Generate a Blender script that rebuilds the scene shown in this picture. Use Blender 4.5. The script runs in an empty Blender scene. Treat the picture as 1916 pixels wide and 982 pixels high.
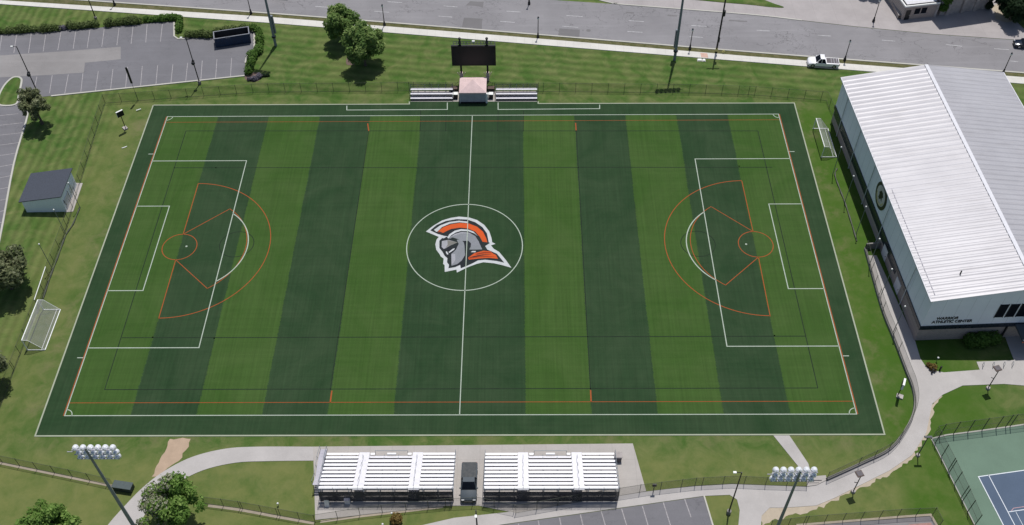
import bpy, bmesh, math, random
import numpy as np
from mathutils import Vector, Matrix
from mathutils.geometry import tessellate_polygon
random.seed(7)
SC = bpy.context.scene
COL = SC.collection
RAD = math.radians

# ------------------------------------------------------------------ camera (surveyed from the pitch lines)
F_PX = 1888.33; PITCH = .853814; YAW = .0105398; ROLL = -.0110809
CAM = Vector((8.3845, -108.6141, 120.5124))
_R = Vector((1, 0, 0)); _D = Vector((0, math.cos(PITCH), -math.sin(PITCH))); _U = Vector((0, math.sin(PITCH), math.cos(PITCH)))
_Z = Matrix.Rotation(YAW, 3, 'Z')
_R, _D, _U = _Z @ _R, _Z @ _D, _Z @ _U
_R, _U = math.cos(ROLL) * _R + math.sin(ROLL) * _U, -math.sin(ROLL) * _R + math.cos(ROLL) * _U

def G(px, py, z=0.0):
    """survey point of the photograph -> world position on the level z"""
    d = _D * F_PX + _R * (px - 958) - _U * (py - 491)
    p = CAM + d * ((z - CAM.z) / d.z)
    return Vector((p.x, p.y, z))

def PY(X):
    v = Vector(X) - CAM
    return 491 - F_PX * v.dot(_U) / v.dot(_D)

def ZAT(F, py):
    lo, hi = 0.0, 60.0
    for _ in range(40):
        m = (lo + hi) / 2
        if PY((F[0], F[1], m)) > py: lo = m
        else: hi = m
    return lo

cam = bpy.data.cameras.new('camera'); co = bpy.data.objects.new('camera', cam); COL.objects.link(co)
M = Matrix((( _R.x, _U.x, -_D.x), (_R.y, _U.y, -_D.y), (_R.z, _U.z, -_D.z))).to_4x4(); M.translation = CAM
co.matrix_world = M
cam.sensor_width = 36; cam.lens = 36 * F_PX / 1916; cam.clip_start = 1; cam.clip_end = 3000
SC.camera = co

# ------------------------------------------------------------------ light
SUNV = Vector((.086, .344, 1)).normalized()
EL = math.asin(SUNV.z); AZ = math.atan2(SUNV.x, SUNV.y)
w = bpy.data.worlds.new('World'); SC.world = w; w.use_nodes = True
nt = w.node_tree; bg = nt.nodes['Background']; sky = nt.nodes.new('ShaderNodeTexSky')
sky.sky_type = 'NISHITA'; sky.sun_disc = False; sky.sun_elevation = EL; sky.sun_rotation = AZ
sky.air_density = 1.0; sky.dust_density = 1.5
nt.links.new(sky.outputs[0], bg.inputs[0]); bg.inputs[1].default_value = .08
sl = bpy.data.lights.new('sun', 'SUN'); sl.energy = 3.9; sl.angle = RAD(.53); sl.color = (1, .965, .91)
so = bpy.data.objects.new('sun', sl); COL.objects.link(so); so.rotation_euler = SUNV.to_track_quat('Z', 'Y').to_euler()
SC.view_settings.view_transform = 'Standard'; SC.view_settings.look = 'None'; SC.view_settings.gamma = 1
SC.view_settings.use_curve_mapping = False; SC.view_settings.exposure = 0.0
SC.render.engine = 'CYCLES'

# ------------------------------------------------------------------ materials
def S(r, g, b):
    f = lambda c: c / 12.92 if c <= .04045 else ((c + .055) / 1.055) ** 2.4
    return (f(r / 255), f(g / 255), f(b / 255))

class N:
    """small node-tree writer"""
    def __init__(s, name):
        s.m = bpy.data.materials.new(name); s.m.use_nodes = True; s.t = s.m.node_tree
        s.b = s.t.nodes['Principled BSDF']; s.out = s.t.nodes['Material Output']
    def n(s, typ, **kw):
        x = s.t.nodes.new('ShaderNode' + typ)
        for k, v in kw.items(): setattr(x, k, v)
        return x
    def l(s, a, b): s.t.links.new(a, b)
    def set(s, sock, v):
        if isinstance(v, bpy.types.NodeSocket): s.l(v, sock)
        elif isinstance(v, (tuple, list)) and len(v) == 3 and sock.type == 'RGBA': sock.default_value = (*v, 1)
        else: sock.default_value = v
    def pos(s):
        if not hasattr(s, '_p'): s._p = s.n('NewGeometry').outputs['Position']
        return s._p
    def obj(s): return s.n('TexCoord').outputs['Object']
    def xyz(s):
        if not hasattr(s, '_x'):
            s._x = s.n('SeparateXYZ'); s.l(s.pos(), s._x.inputs[0])
        return s._x.outputs
    def math(s, op, a, b=0.0, c=0.0):
        x = s.n('Math', operation=op); s.set(x.inputs[0], a); s.set(x.inputs[1], b)
        if op in ('MULTIPLY_ADD', 'COMPARE', 'SMOOTH_MIN', 'SMOOTH_MAX'): s.set(x.inputs[2], c)
        return x.outputs[0]
    def noise(s, scale, detail=4, rough=.6, vec=None, stretch=None, rot=0, dist=0):
        v = vec or s.pos()
        if stretch or rot:
            mp = s.n('Mapping'); s.l(v, mp.inputs[0]); mp.inputs['Scale'].default_value = stretch or (1, 1, 1); mp.inputs['Rotation'].default_value = (0, 0, rot); v = mp.outputs[0]
        x = s.n('TexNoise'); s.l(v, x.inputs['Vector']); x.inputs['Scale'].default_value = scale
        x.inputs['Detail'].default_value = detail; x.inputs['Roughness'].default_value = rough; x.inputs['Distortion'].default_value = dist
        return x.outputs['Fac']
    def rng(s, v, a, b, c=0.0, d=1.0):
        x = s.n('MapRange'); s.set(x.inputs[0], v)
        for i, q in enumerate((a, b, c, d)): x.inputs[i + 1].default_value = q
        return x.outputs[0]
    def mix(s, f, a, b, mode='MIX'):
        x = s.n('Mix', data_type='RGBA', blend_type=mode); s.set(x.inputs[0], f); s.set(x.inputs[6], a); s.set(x.inputs[7], b)
        return x.outputs[2]
    def bump(s, h, strength=.3, dist=.05):
        x = s.n('Bump'); s.l(h, x.inputs['Height']); x.inputs['Strength'].default_value = strength; x.inputs['Distance'].default_value = dist
        s.l(x.outputs[0], s.b.inputs['Normal'])
    def done(s, col, rough=.8, metal=0.0, spec=.3):
        s.set(s.b.inputs['Base Color'], col); s.set(s.b.inputs['Roughness'], rough); s.set(s.b.inputs['Metallic'], metal)
        s.b.inputs['Specular IOR Level'].default_value = spec
        return s.m

def plain(name, col, rough=.6, metal=0.0, var=.18, scale=3.0, spec=.4):
    a = N(name)
    f = a.noise(scale, 5, .65, vec=a.obj())
    d = tuple(c * (1 - var) for c in col); u = tuple(min(.95, c * (1 + var)) for c in col)
    c = a.mix(a.rng(f, .3, .7), d, u)
    return a.done(c, a.rng(f, .3, .7, max(.05, rough - .08), min(1, rough + .08)), metal, spec)

K = {}
def build_materials():
    # lawn: several scales of patchy grass, mowing bands, worn ground along the turf kerb
    a = N('lawn_grass'); x, y, z = a.xyz()
    big = a.noise(.055, 5, .62); mid = a.noise(.33, 6, .68, dist=.6); fine = a.noise(3.2, 6, .75); grit = a.noise(16, 3, .7)
    c = a.mix(a.rng(big, .34, .66), (.046, .098, .020), (.080, .118, .031))
    c = a.mix(a.rng(mid, .42, .72), c, (.132, .150, .056))
    c = a.mix(a.rng(mid, .42, .24), c, (.034, .086, .013))
    wav = a.n('TexWave', wave_type='BANDS', bands_direction='Y', wave_profile='SIN')
    mp = a.n('Mapping'); a.l(a.pos(), mp.inputs[0]); mp.inputs['Rotation'].default_value = (0, 0, .137); a.l(mp.outputs[0], wav.inputs[0])
    wav.inputs['Scale'].default_value = .16; wav.inputs['Distortion'].default_value = 2.2; wav.inputs['Detail'].default_value = 3
    wav2 = a.n('TexWave', wave_type='BANDS', bands_direction='X', wave_profile='SIN')
    mp2 = a.n('Mapping'); a.l(a.pos(), mp2.inputs[0]); mp2.inputs['Rotation'].default_value = (0, 0, .02); a.l(mp2.outputs[0], wav2.inputs[0])
    wav2.inputs['Scale'].default_value = .2; wav2.inputs['Distortion'].default_value = 1.6; wav2.inputs['Detail'].default_value = 3
    west = a.rng(x, -63, -67)
    north = a.rng(y, 34, 40)
    band = a.math('ADD', a.math('MULTIPLY', a.math('SUBTRACT', wav2.outputs['Fac'], .5), west),
                  a.math('MULTIPLY', a.math('SUBTRACT', wav.outputs['Fac'], .5), a.math('MULTIPLY', north, a.math('SUBTRACT', 1.0, west))))
    lum = a.math('ADD', a.math('MULTIPLY_ADD', band, .30, .78), a.math('ADD', a.math('MULTIPLY', fine, .30), a.math('MULTIPLY', grit, .18)))
    lumc = a.n('CombineColor'); [a.l(lum, lumc.inputs[i]) for i in range(3)]
    c = a.mix(1.0, c, lumc.outputs[0], 'MULTIPLY')
    dry = a.math('MAXIMUM', a.rng(y, -36.5, -40), a.math('MULTIPLY', .55, a.math('MULTIPLY', a.rng(x, -58, -62), a.rng(x, -72, -66))))
    c = a.mix(a.math('MULTIPLY', dry, a.rng(a.noise(.28, 5, .7), .38, .66, .25, .8)), c, (.158, .168, .058))
    lush = a.math('MULTIPLY', a.rng(x, 57, 60), a.math('MULTIPLY', a.rng(x, 78, 72), a.rng(y, 38, 32)))
    c = a.mix(a.math('MULTIPLY', lush, a.rng(a.noise(.25, 5, .7), .3, .6, .35, .95)), c, (.048, .104, .013))
    # worn strip beside the turf
    dx = a.math('SUBTRACT', a.math('ABSOLUTE', a.math('SUBTRACT', x, .2)), 60.2)
    dy = a.math('SUBTRACT', a.math('ABSOLUTE', a.math('ADD', y, .3)), 35.6)
    d = a.math('MAXIMUM', dx, dy)
    worn = a.math('MULTIPLY', a.rng(d, 2.6, .2), a.rng(a.noise(.22, 5, .7), .50, .72))
    c = a.mix(a.math('MULTIPLY', worn, .62), c, (.175, .150, .085))
    a.bump(grit, .5, .06)
    K['lawn'] = a.done(c, .95, 0, .1)
    # dry verge between kerb and sidewalk
    a = N('verge_grass')
    c = a.mix(a.rng(a.noise(.8, 6, .7), .35, .65), (.075, .085, .03), (.19, .165, .095))
    K['verge'] = a.done(a.mix(a.rng(a.noise(9, 4, .7), .3, .8), c, (.05, .06, .02)), .95, 0, .1)
    # artificial turf with rolled stripes
    a = N('turf'); x, y, z = a.xyz()
    L, W = 55.46, 31.87; u = L / 6
    ax = a.math('ABSOLUTE', x)
    wob = a.math('ADD', a.math('MULTIPLY', a.math('SUBTRACT', a.noise(5, 3, .8), .5), .9), a.math('MULTIPLY', a.math('SUBTRACT', a.noise(.15, 3), .5), .35))
    par = a.math('MODULO', a.math('FLOOR', a.math('DIVIDE', a.math('ADD', ax, wob), u)), 2.0)
    inside = a.math('MULTIPLY', a.math('LESS_THAN', ax, L), a.math('LESS_THAN', a.math('ABSOLUTE', y), W))
    par = a.math('MULTIPLY', par, inside)
    st = a.noise(1.0, 6, .7, stretch=(3.2, .05, 1)); st2 = a.noise(1.0, 5, .7, stretch=(.05, 2.0, 1)); gr = a.noise(22, 3, .8)
    pat = a.noise(.11, 6, .66, dist=1.0)
    dark = a.mix(a.rng(pat, .35, .65), (0.0170, 0.0426, 0.0161), (0.0281, 0.0540, 0.0238))
    light = a.mix(a.rng(pat, .35, .65), (.0330, .0760, .0135), (.0455, .0870, .0205))
    c = a.mix(par, dark, light)
    lum = a.math('ADD', a.math('ADD', a.math('MULTIPLY', a.math('SUBTRACT', st, .5), .75), a.math('MULTIPLY', a.math('SUBTRACT', st2, .5), .4)),
                 a.math('ADD', a.math('MULTIPLY', gr, .26), .87))
    cc = a.n('CombineColor'); [a.l(lum, cc.inputs[i]) for i in range(3)]
    c = a.mix(1.0, c, cc.outputs[0], 'MULTIPLY')
    a.bump(gr, .35, .03)
    K['turf'] = a.done(c, .9, 0, .15)
    def paint(name, col):
        a = N(name); f = a.noise(6, 5, .7); g = a.noise(.5, 4, .6)
        c = a.mix(a.rng(f, .3, .75), tuple(q * .78 for q in col), col)
        return a.done(a.mix(a.rng(g, .3, .8, 0, .25), c, (.05, .09, .04)), .85, 0, .15)
    K['tw'] = paint('turf_white', (.43, .49, .42)); K['to'] = paint('turf_orange', (.36, .08, .024)); K['tk'] = paint('turf_black', (.012, .022, .014))
    K['ew'] = paint('emblem_white', (.56, .58, .60)); K['en'] = paint('emblem_navy', (.016, .017, .026)); K['eo'] = paint('emblem_orange', (.62, .092, .02))
    K['eg'] = paint('emblem_grey', (.24, .25, .28)); K['el'] = paint('emblem_pale_grey', (.36, .36, .40)); K['er'] = paint('emblem_dark_orange', (.30, .035, .014)); K['et'] = paint('emblem_taupe', (.20, .19, .18))
    # concrete
    def conc(name, col, joint=0, scale=.25):
        a = N(name); f = a.noise(scale, 6, .65); g = a.noise(7, 5, .7)
        c = a.mix(a.rng(f, .3, .7), tuple(q * .86 for q in col), tuple(q * 1.06 for q in col))
        c = a.mix(a.rng(g, .35, .8, 0, .3), c, tuple(q * .7 for q in col))
        if joint:
            br = a.n('TexBrick'); a.l(a.pos(), br.inputs[0]); br.inputs['Scale'].default_value = 1; br.inputs['Mortar Size'].default_value = .03
            br.inputs['Brick Width'].default_value = joint; br.inputs['Row Height'].default_value = joint; br.offset = 0
            c = a.mix(a.math('MULTIPLY', br.outputs['Fac'], .3), c, tuple(q * .5 for q in col))
        return a.done(c, .9, 0, .2)
    K['path'] = conc('path_concrete', (.42, .40, .39), 0); K['pad'] = conc('pad_concrete', (.40, .375, .355), 3.0)
    K['walk'] = conc('sidewalk_concrete', (.60, .585, .55), 1.6); K['kerb'] = conc('kerb_concrete', (.46, .45, .41)); K['kerbt'] = conc('turf_edge_concrete', (.33, .36, .275)); K['apron'] = conc('apron_concrete', (.36, .335, .335), 4)
    K['wallc'] = conc('wall_concrete', (.22, .21, .20)); K['dirt'] = conc('dirt', (.40, .30, .22), 0, .8); K['sand'] = conc('sandy_ground', (.42, .36, .28), 0, .9)
    K['mulch'] = conc('mulch', (.14, .10, .085), 0, 2)
    # asphalt
    def asph(name, col, cracks=.5, tint=(1, 1, 1)):
        a = N(name); f = a.noise(.09, 6, .65); g = a.noise(5, 6, .75); s = a.noise(1.0, 5, .6, stretch=(.06, .9, 1), rot=.137)
        c = a.mix(a.rng(f, .3, .7), tuple(q * .85 for q in col), tuple(q * 1.12 for q in col))
        c = a.mix(a.rng(g, .3, .8, 0, .35), c, tuple(q * .6 for q in col))
        c = a.mix(a.rng(s, .5, .75, 0, .3), c, tuple(q * 1.3 for q in col))
        v = a.n('TexVoronoi', feature='DISTANCE_TO_EDGE'); mp = a.n('Mapping'); mp.inputs['Rotation'].default_value = (0, 0, .137); mp.inputs['Scale'].default_value = (.16, .27, 1)
        ds = a.n('VectorMath', operation='ADD'); nz = a.n('TexNoise'); a.l(a.pos(), nz.inputs[0]); nz.inputs['Scale'].default_value = .7; nz.inputs['Detail'].default_value = 4
        sc = a.n('VectorMath', operation='SCALE'); a.l(nz.outputs['Color'], sc.inputs[0]); sc.inputs['Scale'].default_value = 2.2
        a.l(a.pos(), ds.inputs[0]); a.l(sc.outputs[0], ds.inputs[1]); a.l(ds.outputs[0], mp.inputs[0]); a.l(mp.outputs[0], v.inputs['Vector']); v.inputs['Scale'].default_value = 1
        cr = a.math('MULTIPLY', a.rng(v.outputs['Distance'], .02, .004), a.rng(a.noise(.12, 3), .42, .6, 0, cracks))
        c = a.mix(cr, c, tuple(q * .45 for q in col))
        return a.done(c, .9, 0, .2)
    K['road'] = asph('road_asphalt', (.232, .226, .238), .85); K['lot'] = asph('lot_asphalt', (.165, .163, .178), .35)
    K['lotpale'] = asph('lot_pale_asphalt', (.245, .235, .235), .2); K['patch'] = asph('road_patch', (.17, .165, .17), .1)
    K['line'] = plain('road_paint', (.30, .285, .295), .8, 0, .3, 4)
    K['rline'] = plain('road_lane_paint', (.42, .42, .43), .8, 0, .35, 2)
    K['white'] = plain('white_paint', (.72, .73, .72), .45, 0, .1); K['goalw'] = plain('goal_white', (.78, .8, .78), .4, 0, .08)
    K['alu'] = plain('aluminium', (.80, .80, .82), .5, .0, .08, 2); K['aisle'] = plain('aisle_aluminium', (.62, .615, .66), .5, 0, .12, 2); K['alug'] = plain('aluminium_foot', (.38, .37, .42), .55, .0, .12, 2)
    K['galv'] = plain('galvanised_steel', (.20, .225, .255), .5, .05, .15); K['dark'] = plain('dark_metal', (.022, .022, .025), .5, .2, .3)
    K['black'] = plain('black_plastic', (.012, .013, .016), .4, 0, .3); K['screen'] = plain('screen_glass', (.006, .007, .011), .5, 0, .3)
    K['poleg'] = plain('pole_grey', (.055, .06, .068), .5, .3, .2); K['fpost'] = plain('fence_post', (.07, .078, .06), .6, .2, .2)
    K['npole'] = plain('net_pole', (.20, .22, .23), .5, .3, .15)
    K['lampw'] = plain('lamp_housing', (.80, .81, .84), .3, .3, .06); K['lens'] = plain('lamp_lens', (.35, .37, .42), .1, .5, .1)
    a = N('metal_roof'); o_ = a.obj(); st = a.noise(1.0, 6, .7, vec=o_, stretch=(.12, 1.6, 1)); bg_ = a.noise(.12, 5, .65, vec=o_); c = a.mix(a.rng(bg_, .3, .7), (.375, .37, .395), (.435, .43, .455))
    c = a.mix(a.rng(st, .48, .8, 0, .45), c, (.25, .24, .245)); K['roofw'] = a.done(c, .45, .25, .3); K['fascia'] = plain('roof_fascia', (.60, .60, .64), .5, 0, .08)
    K['siding'] = plain('wall_siding', (.82, .84, .93), .6, 0, .05, .3); K['joint'] = plain('panel_seam', (.62, .64, .70), .6); K['pipe'] = plain('downpipe_grey', (.50, .53, .57), .4, .2); K['band'] = plain('dark_band', (.012, .02, .034), .3, 0, .2)
    K['glass'] = plain('dark_glass', (.008, .011, .018), .6, 0, .3, 1, .05); K['doorg'] = plain('door_grey', (.60, .60, .63), .5, 0, .08)
    a = N('brick_wall'); br = a.n('TexBrick'); mp = a.n('Mapping'); a.l(a.obj(), mp.inputs[0]); mp.inputs['Rotation'].default_value = (RAD(90), 0, 0); a.l(mp.outputs[0], br.inputs[0])
    br.inputs['Scale'].default_value = 1; br.inputs['Brick Width'].default_value = .4; br.inputs['Row Height'].default_value = .2; br.inputs['Mortar Size'].default_value = .02
    a.set(br.inputs['Color1'], (.36, .29, .265)); a.set(br.inputs['Color2'], (.28, .235, .22)); a.set(br.inputs['Mortar'], (.40, .37, .35))
    K['brick'] = a.done(br.outputs['Color'], .9, 0, .2)
    K['stone'] = plain('pale_stone', (.36, .33, .32), .9, 0, .25, 1.2)
    K['shingle'] = plain('dark_shingle', (.05, .058, .078), .85, 0, .25, 5); K['shedw'] = plain('shed_siding', (.80, .85, .92), .6, 0, .06)
    K['pink'] = plain('faded_canvas', (.66, .50, .49), .8, 0, .14, .6); K['canv'] = plain('grey_canvas', (.40, .39, .42), .8, 0, .15, 1)
    K['orange'] = plain('orange_trim', (.5, .12, .05), .6)
    K['blue'] = plain('dumpster_blue', (.012, .03, .072), .6, 0, .35, 1.5); K['rust'] = plain('dumpster_inside', (.045, .042, .042), .8, 0, .4, 1.5); K['rim'] = plain('dumpster_rim', (.20, .21, .24), .6, .2, .2)
    K['green'] = plain('cabinet_green', (.02, .033, .032), .6, 0, .2); K['greent'] = plain('cabinet_top', (.05, .07, .072), .6, 0, .2)
    K['carw'] = plain('car_white', (.80, .80, .83), .2, 0, .03, 1, .5); K['card'] = plain('car_navy', (.012, .018, .034), .18, 0, .1, 1, .6); K['cark'] = plain('car_slate', (.06, .075, .09), .6, .0, .15, 1, .25)
    K['carb'] = plain('car_black', (.01, .01, .012), .2, 0, .1, 1, .6); K['tyre'] = plain('tyre', (.014, .014, .015), .9); K['rimm'] = plain('wheel_rim', (.4, .4, .42), .35, .6)
    K['bed'] = plain('truck_bed', (.10, .09, .10), .7, 0, .3); K['cover'] = plain('bed_cover', (.024, .03, .036), .6, 0, .15)
    K['chrome'] = plain('headlight', (.6, .62, .65), .15, .3); K['red'] = plain('tail_light', (.3, .02, .015), .3)
    K['yellow'] = plain('yellow_paint', (.55, .50, .20), .6); K['salmon'] = plain('tactile_paving', (.50, .33, .27), .85, 0, .2, 4)
    K['cg'] = conc('court_green', (.135, .205, .155), 0, .15); K['cb'] = conc('court_blue', (.088, .122, .18), 0, .15); K['cline'] = plain('court_line', (.62, .66, .70), .8, 0, .08); K['cpink'] = plain('court_pink', (.45, .28, .30), .8)
    K['cgrey'] = conc('court_grey', (.22, .21, .215), 0, .3); K['cred'] = plain('court_red', (.30, .17, .15), .8)
    def mesh_mat(name, col, fac):
        a = N(name); tr = a.n('BsdfTransparent'); mx = a.n('MixShader'); a.set(a.b.inputs['Base Color'], col); a.b.inputs['Roughness'].default_value = .7
        v = a.noise(.8, 3); a.l(a.rng(v, .3, .7, fac * .85, fac * 1.15), mx.inputs[0]); a.l(tr.outputs[0], mx.inputs[1]); a.l(a.b.outputs[0], mx.inputs[2]); a.l(mx.outputs[0], a.out.inputs[0])
        return a.m
    K['link'] = mesh_mat('chain_link', (.035, .042, .035), .20); K['linkd'] = mesh_mat('chain_link_dense', (.03, .036, .03), .30); K['net'] = mesh_mat('goal_net', (.42, .42, .44), .26); K['scr'] = mesh_mat('wind_screen', (.02, .023, .032), .88)  # last entry: dark sheet standing in for shade under the bleachers
    K['court_link'] = mesh_mat('court_mesh', (.035, .045, .04), .24)
    def foliage(name, d, m, l):
        a = N(name); at = a.n('Attribute'); at.attribute_name = 'tone'; r = at.outputs['Fac']
        c = a.mix(a.rng(r, 0, .55), d, m); c = a.mix(a.rng(r, .55, 1), c, l)
        tl = a.n('BsdfTranslucent'); mx = a.n('MixShader'); mx.inputs[0].default_value = .45
        a.l(c, tl.inputs[0]); a.done(c, .75, 0, .25); a.l(a.b.outputs[0], mx.inputs[1]); a.l(tl.outputs[0], mx.inputs[2]); a.l(mx.outputs[0], a.out.inputs[0])
        return a.m
    K['leaf'] = foliage('leaf_green', (0.095, 0.182, 0.046), (0.196, 0.296, 0.085), (0.365, 0.439, 0.170))
    K['leafb'] = foliage('leaf_bright', (0.087, 0.187, 0.031), (0.176, 0.298, 0.064), (0.311, 0.441, 0.125))
    K['leafd'] = foliage('leaf_olive', (0.092, 0.120, 0.055), (0.205, 0.230, 0.114), (0.408, 0.423, 0.271))
    K['leafx'] = foliage('leaf_dark', (0.013, 0.033, 0.013), (0.024, 0.051, 0.020), (0.044, 0.077, 0.033))
    K['leafw'] = foliage('leaf_pale', (0.162, 0.180, 0.104), (0.323, 0.323, 0.228), (0.522, 0.513, 0.408))
    K['leafbush'] = foliage('leaf_bush', (0.078, 0.121, 0.034), (0.129, 0.177, 0.056), (0.216, 0.259, 0.108))
    K['leafhedge'] = foliage('leaf_hedge', (0.055, 0.121, 0.021), (0.101, 0.201, 0.034), (0.174, 0.282, 0.078))
    K['leafbr'] = foliage('leaf_bronze', (0.112, 0.074, 0.022), (0.212, 0.145, 0.045), (0.335, 0.246, 0.089))
    K['leafgr'] = foliage('leaf_grey', (0.090, 0.083, 0.105), (0.195, 0.180, 0.225), (0.330, 0.315, 0.375))
    K['bark'] = plain('bark', (.085, .07, .055), .95, 0, .4, 5)
build_materials()

# ------------------------------------------------------------------ mesh writing
class MB:
    def __init__(s): s.v = []; s.f = []
    def add(s, vs, fs):
        o = len(s.v); s.v += [tuple(q) for q in vs]; s.f += [tuple(i + o for i in f) for f in fs]; return s
    def box(s, c, d, rz=0.0, taper=1.0):
        hx, hy, hz = d[0] / 2, d[1] / 2, d[2] / 2; vs = []
        cr, sr = math.cos(rz), math.sin(rz)
        for z, t in ((-hz, 1), (hz, taper)):
            for x, y in ((-hx, -hy), (hx, -hy), (hx, hy), (-hx, hy)):
                x *= t; y *= t; vs.append((c[0] + x * cr - y * sr, c[1] + x * sr + y * cr, c[2] + z))
        return s.add(vs, [(3, 2, 1, 0), (4, 5, 6, 7), (0, 1, 5, 4), (1, 2, 6, 5), (2, 3, 7, 6), (3, 0, 4, 7)])
    def span(s, a, b): return s.box([(p + q) / 2 for p, q in zip(a, b)], [abs(q - p) for p, q in zip(a, b)])
    def tube(s, a, b, r0, r1=None, n=8, cap=True):
        a, b = Vector(a), Vector(b); r1 = r0 if r1 is None else r1; d = (b - a).normalized()
        u = d.orthogonal().normalized(); w_ = d.cross(u)
        vs = []
        for p, r in ((a, r0), (b, r1)):
            for i in range(n):
                t = 2 * math.pi * i / n; vs.append(p + (u * math.cos(t) + w_ * math.sin(t)) * r)
        fs = [(i, (i + 1) % n, n + (i + 1) % n, n + i) for i in range(n)]
        if cap: fs += [tuple(range(n - 1, -1, -1)), tuple(range(n, 2 * n))]
        return s.add(vs, fs)
    def pipe(s, pts, r, n=6):
        for a, b in zip(pts, pts[1:]): s.tube(a, b, r, r, n)
        return s
    def lathe(s, c, prof, n=14, axis=None):
        c = Vector(c); ax = Vector(axis or (0, 0, 1)).normalized(); u = ax.orthogonal().normalized(); w_ = ax.cross(u); vs = []
        for r, h in prof:
            for i in range(n):
                t = 2 * math.pi * i / n; vs.append(c + ax * h + (u * math.cos(t) + w_ * math.sin(t)) * max(r, .001))
        fs = [(k * n + i, k * n + (i + 1) % n, (k + 1) * n + (i + 1) % n, (k + 1) * n + i) for k in range(len(prof) - 1) for i in range(n)]
        fs += [tuple(range(n - 1, -1, -1)), tuple(range((len(prof) - 1) * n, len(prof) * n))]
        return s.add(vs, fs)
    def ball(s, c, r, n=12):
        rx, ry, rz = r if isinstance(r, (tuple, list)) else (r, r, r); m = n // 2; vs = []; fs = []
        for k in range(m + 1):
            t = math.pi * k / m
            for i in range(n):
                p = 2 * math.pi * i / n; vs.append((c[0] + rx * math.sin(t) * math.cos(p), c[1] + ry * math.sin(t) * math.sin(p), c[2] + rz * math.cos(t)))
        for k in range(m):
            for i in range(n): fs.append((k * n + i, (k + 1) * n + i, (k + 1) * n + (i + 1) % n, k * n + (i + 1) % n))
        return s.add(vs, fs)
    def sheet(s, pts, z):
        q = [Vector((p[0], p[1], 0)) for p in pts]
        tri = tessellate_polygon([q]); out = []
        for t in tri:
            a, b, c = (q[i] for i in t)
            out.append(t if (b - a).cross(c - a).z > 0 else (t[0], t[2], t[1]))
        return s.add([(p.x, p.y, z) for p in q], out)
    def slab(s, pts, z0, z1):
        s.sheet(pts, z1); n = len(pts)
        s.add([(p[0], p[1], z1) for p in pts] + [(p[0], p[1], z0) for p in pts], [(i, (i + 1) % n, n + (i + 1) % n, n + i) for i in range(n)]); return s
    def ribbon(s, pts, w_, z, closed=False, z0=None):
        p = [Vector((q[0], q[1])) for q in pts]; n = len(p); L_, R_ = [], []
        for i in range(n):
            if closed: d0, d1 = p[i] - p[i - 1], p[(i + 1) % n] - p[i]
            else: d0 = p[i] - p[i - 1] if i else p[1] - p[0]; d1 = p[i + 1] - p[i] if i < n - 1 else p[-1] - p[-2]
            d0 = d0.normalized(); d1 = d1.normalized(); m = (d0 + d1).normalized(); k = 1 / max(.35, m.dot(d0)); o = Vector((-m.y, m.x)) * w_ / 2 * k
            L_.append(p[i] + o); R_.append(p[i] - o)
        m = n if closed else n - 1
        vs = [(q.x, q.y, z) for q in L_] + [(q.x, q.y, z) for q in R_]
        fs = [(i, n + i, n + (i + 1) % n, (i + 1) % n) for i in range(m)]
        s.add(vs, fs)
        if z0 is not None:
            for A in (L_, R_):
                s.add([(q.x, q.y, z) for q in A] + [(q.x, q.y, z0) for q in A], [(i, (i + 1) % n, n + (i + 1) % n, n + i) for i in range(m)])
        return s
    def extr(s, prof, y0, y1, top=None):
        """closed x-z profile swept along y (optionally a second profile at y1)"""
        n = len(prof); t = top or prof
        vs = [(x, y0, z) for x, z in prof] + [(x, y1, z) for x, z in t]
        fs = [(i, (i + 1) % n, n + (i + 1) % n, n + i) for i in range(n)]
        for off, rev in ((0, True), (n, False)):
            tri = tessellate_polygon([[Vector((x, z, 0)) for x, z in (prof if off == 0 else t)]])
            fs += [tuple(off + i for i in (f[::-1] if rev else f)) for f in tri]
        return s.add(vs, fs)
    def shift(s, d): s.v = [(a + d[0], b + d[1], c + d[2]) for a, b, c in s.v]; return s
    def mesh(s, name, mt, smooth=False):
        me = bpy.data.meshes.new(name); me.from_pydata(s.v, [], s.f); me.materials.append(mt)
        bm = bmesh.new(); bm.from_mesh(me); bmesh.ops.recalc_face_normals(bm, faces=bm.faces); bm.to_mesh(me); bm.free()
        if smooth: me.shade_smooth(); me.set_sharp_from_angle(angle=RAD(40))
        me.update(); return me

def put(name, me, parent=None, loc=(0, 0, 0), rot=(0, 0, 0), scale=(1, 1, 1)):
    o = bpy.data.objects.new(name, me); COL.objects.link(o); o.parent = parent; o.location = loc; o.rotation_euler = rot; o.scale = scale; return o
def part(name, mb, mt, parent, smooth=False, bevel=0, world=False, label=None):
    if world: mb.shift([-q for q in parent.location])
    o = put(name, mb.mesh(name, K[mt], smooth), parent)
    if bevel:
        b = o.modifiers.new('bevel', 'BEVEL'); b.width = bevel; b.segments = 2; b.limit_method = 'ANGLE'
    if label: o['label'] = label
    return o
def tag(o, label, cat, group=None):
    o['label'] = label; o['category'] = cat
    if group: o['group'] = group
    return o
def thing(name, label, cat, loc, rz=0.0, group=None):
    o = bpy.data.objects.new(name, None); COL.objects.link(o); o.location = loc; o.rotation_euler = (0, 0, rz); o.empty_display_size = .3
    return tag(o, label, cat, group)
def single(name, mb, mt, label, cat, group=None, smooth=False, loc=(0, 0, 0), rz=0):
    o = put(name, mb.mesh(name, K[mt], smooth), None, loc, (0, 0, rz)); return tag(o, label, cat, group)
def struct(name, mb, mt, parent=None):
    o = put(name, mb.mesh(name, K[mt]), parent)
    if not parent: o['kind'] = 'structure'
    return o
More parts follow.
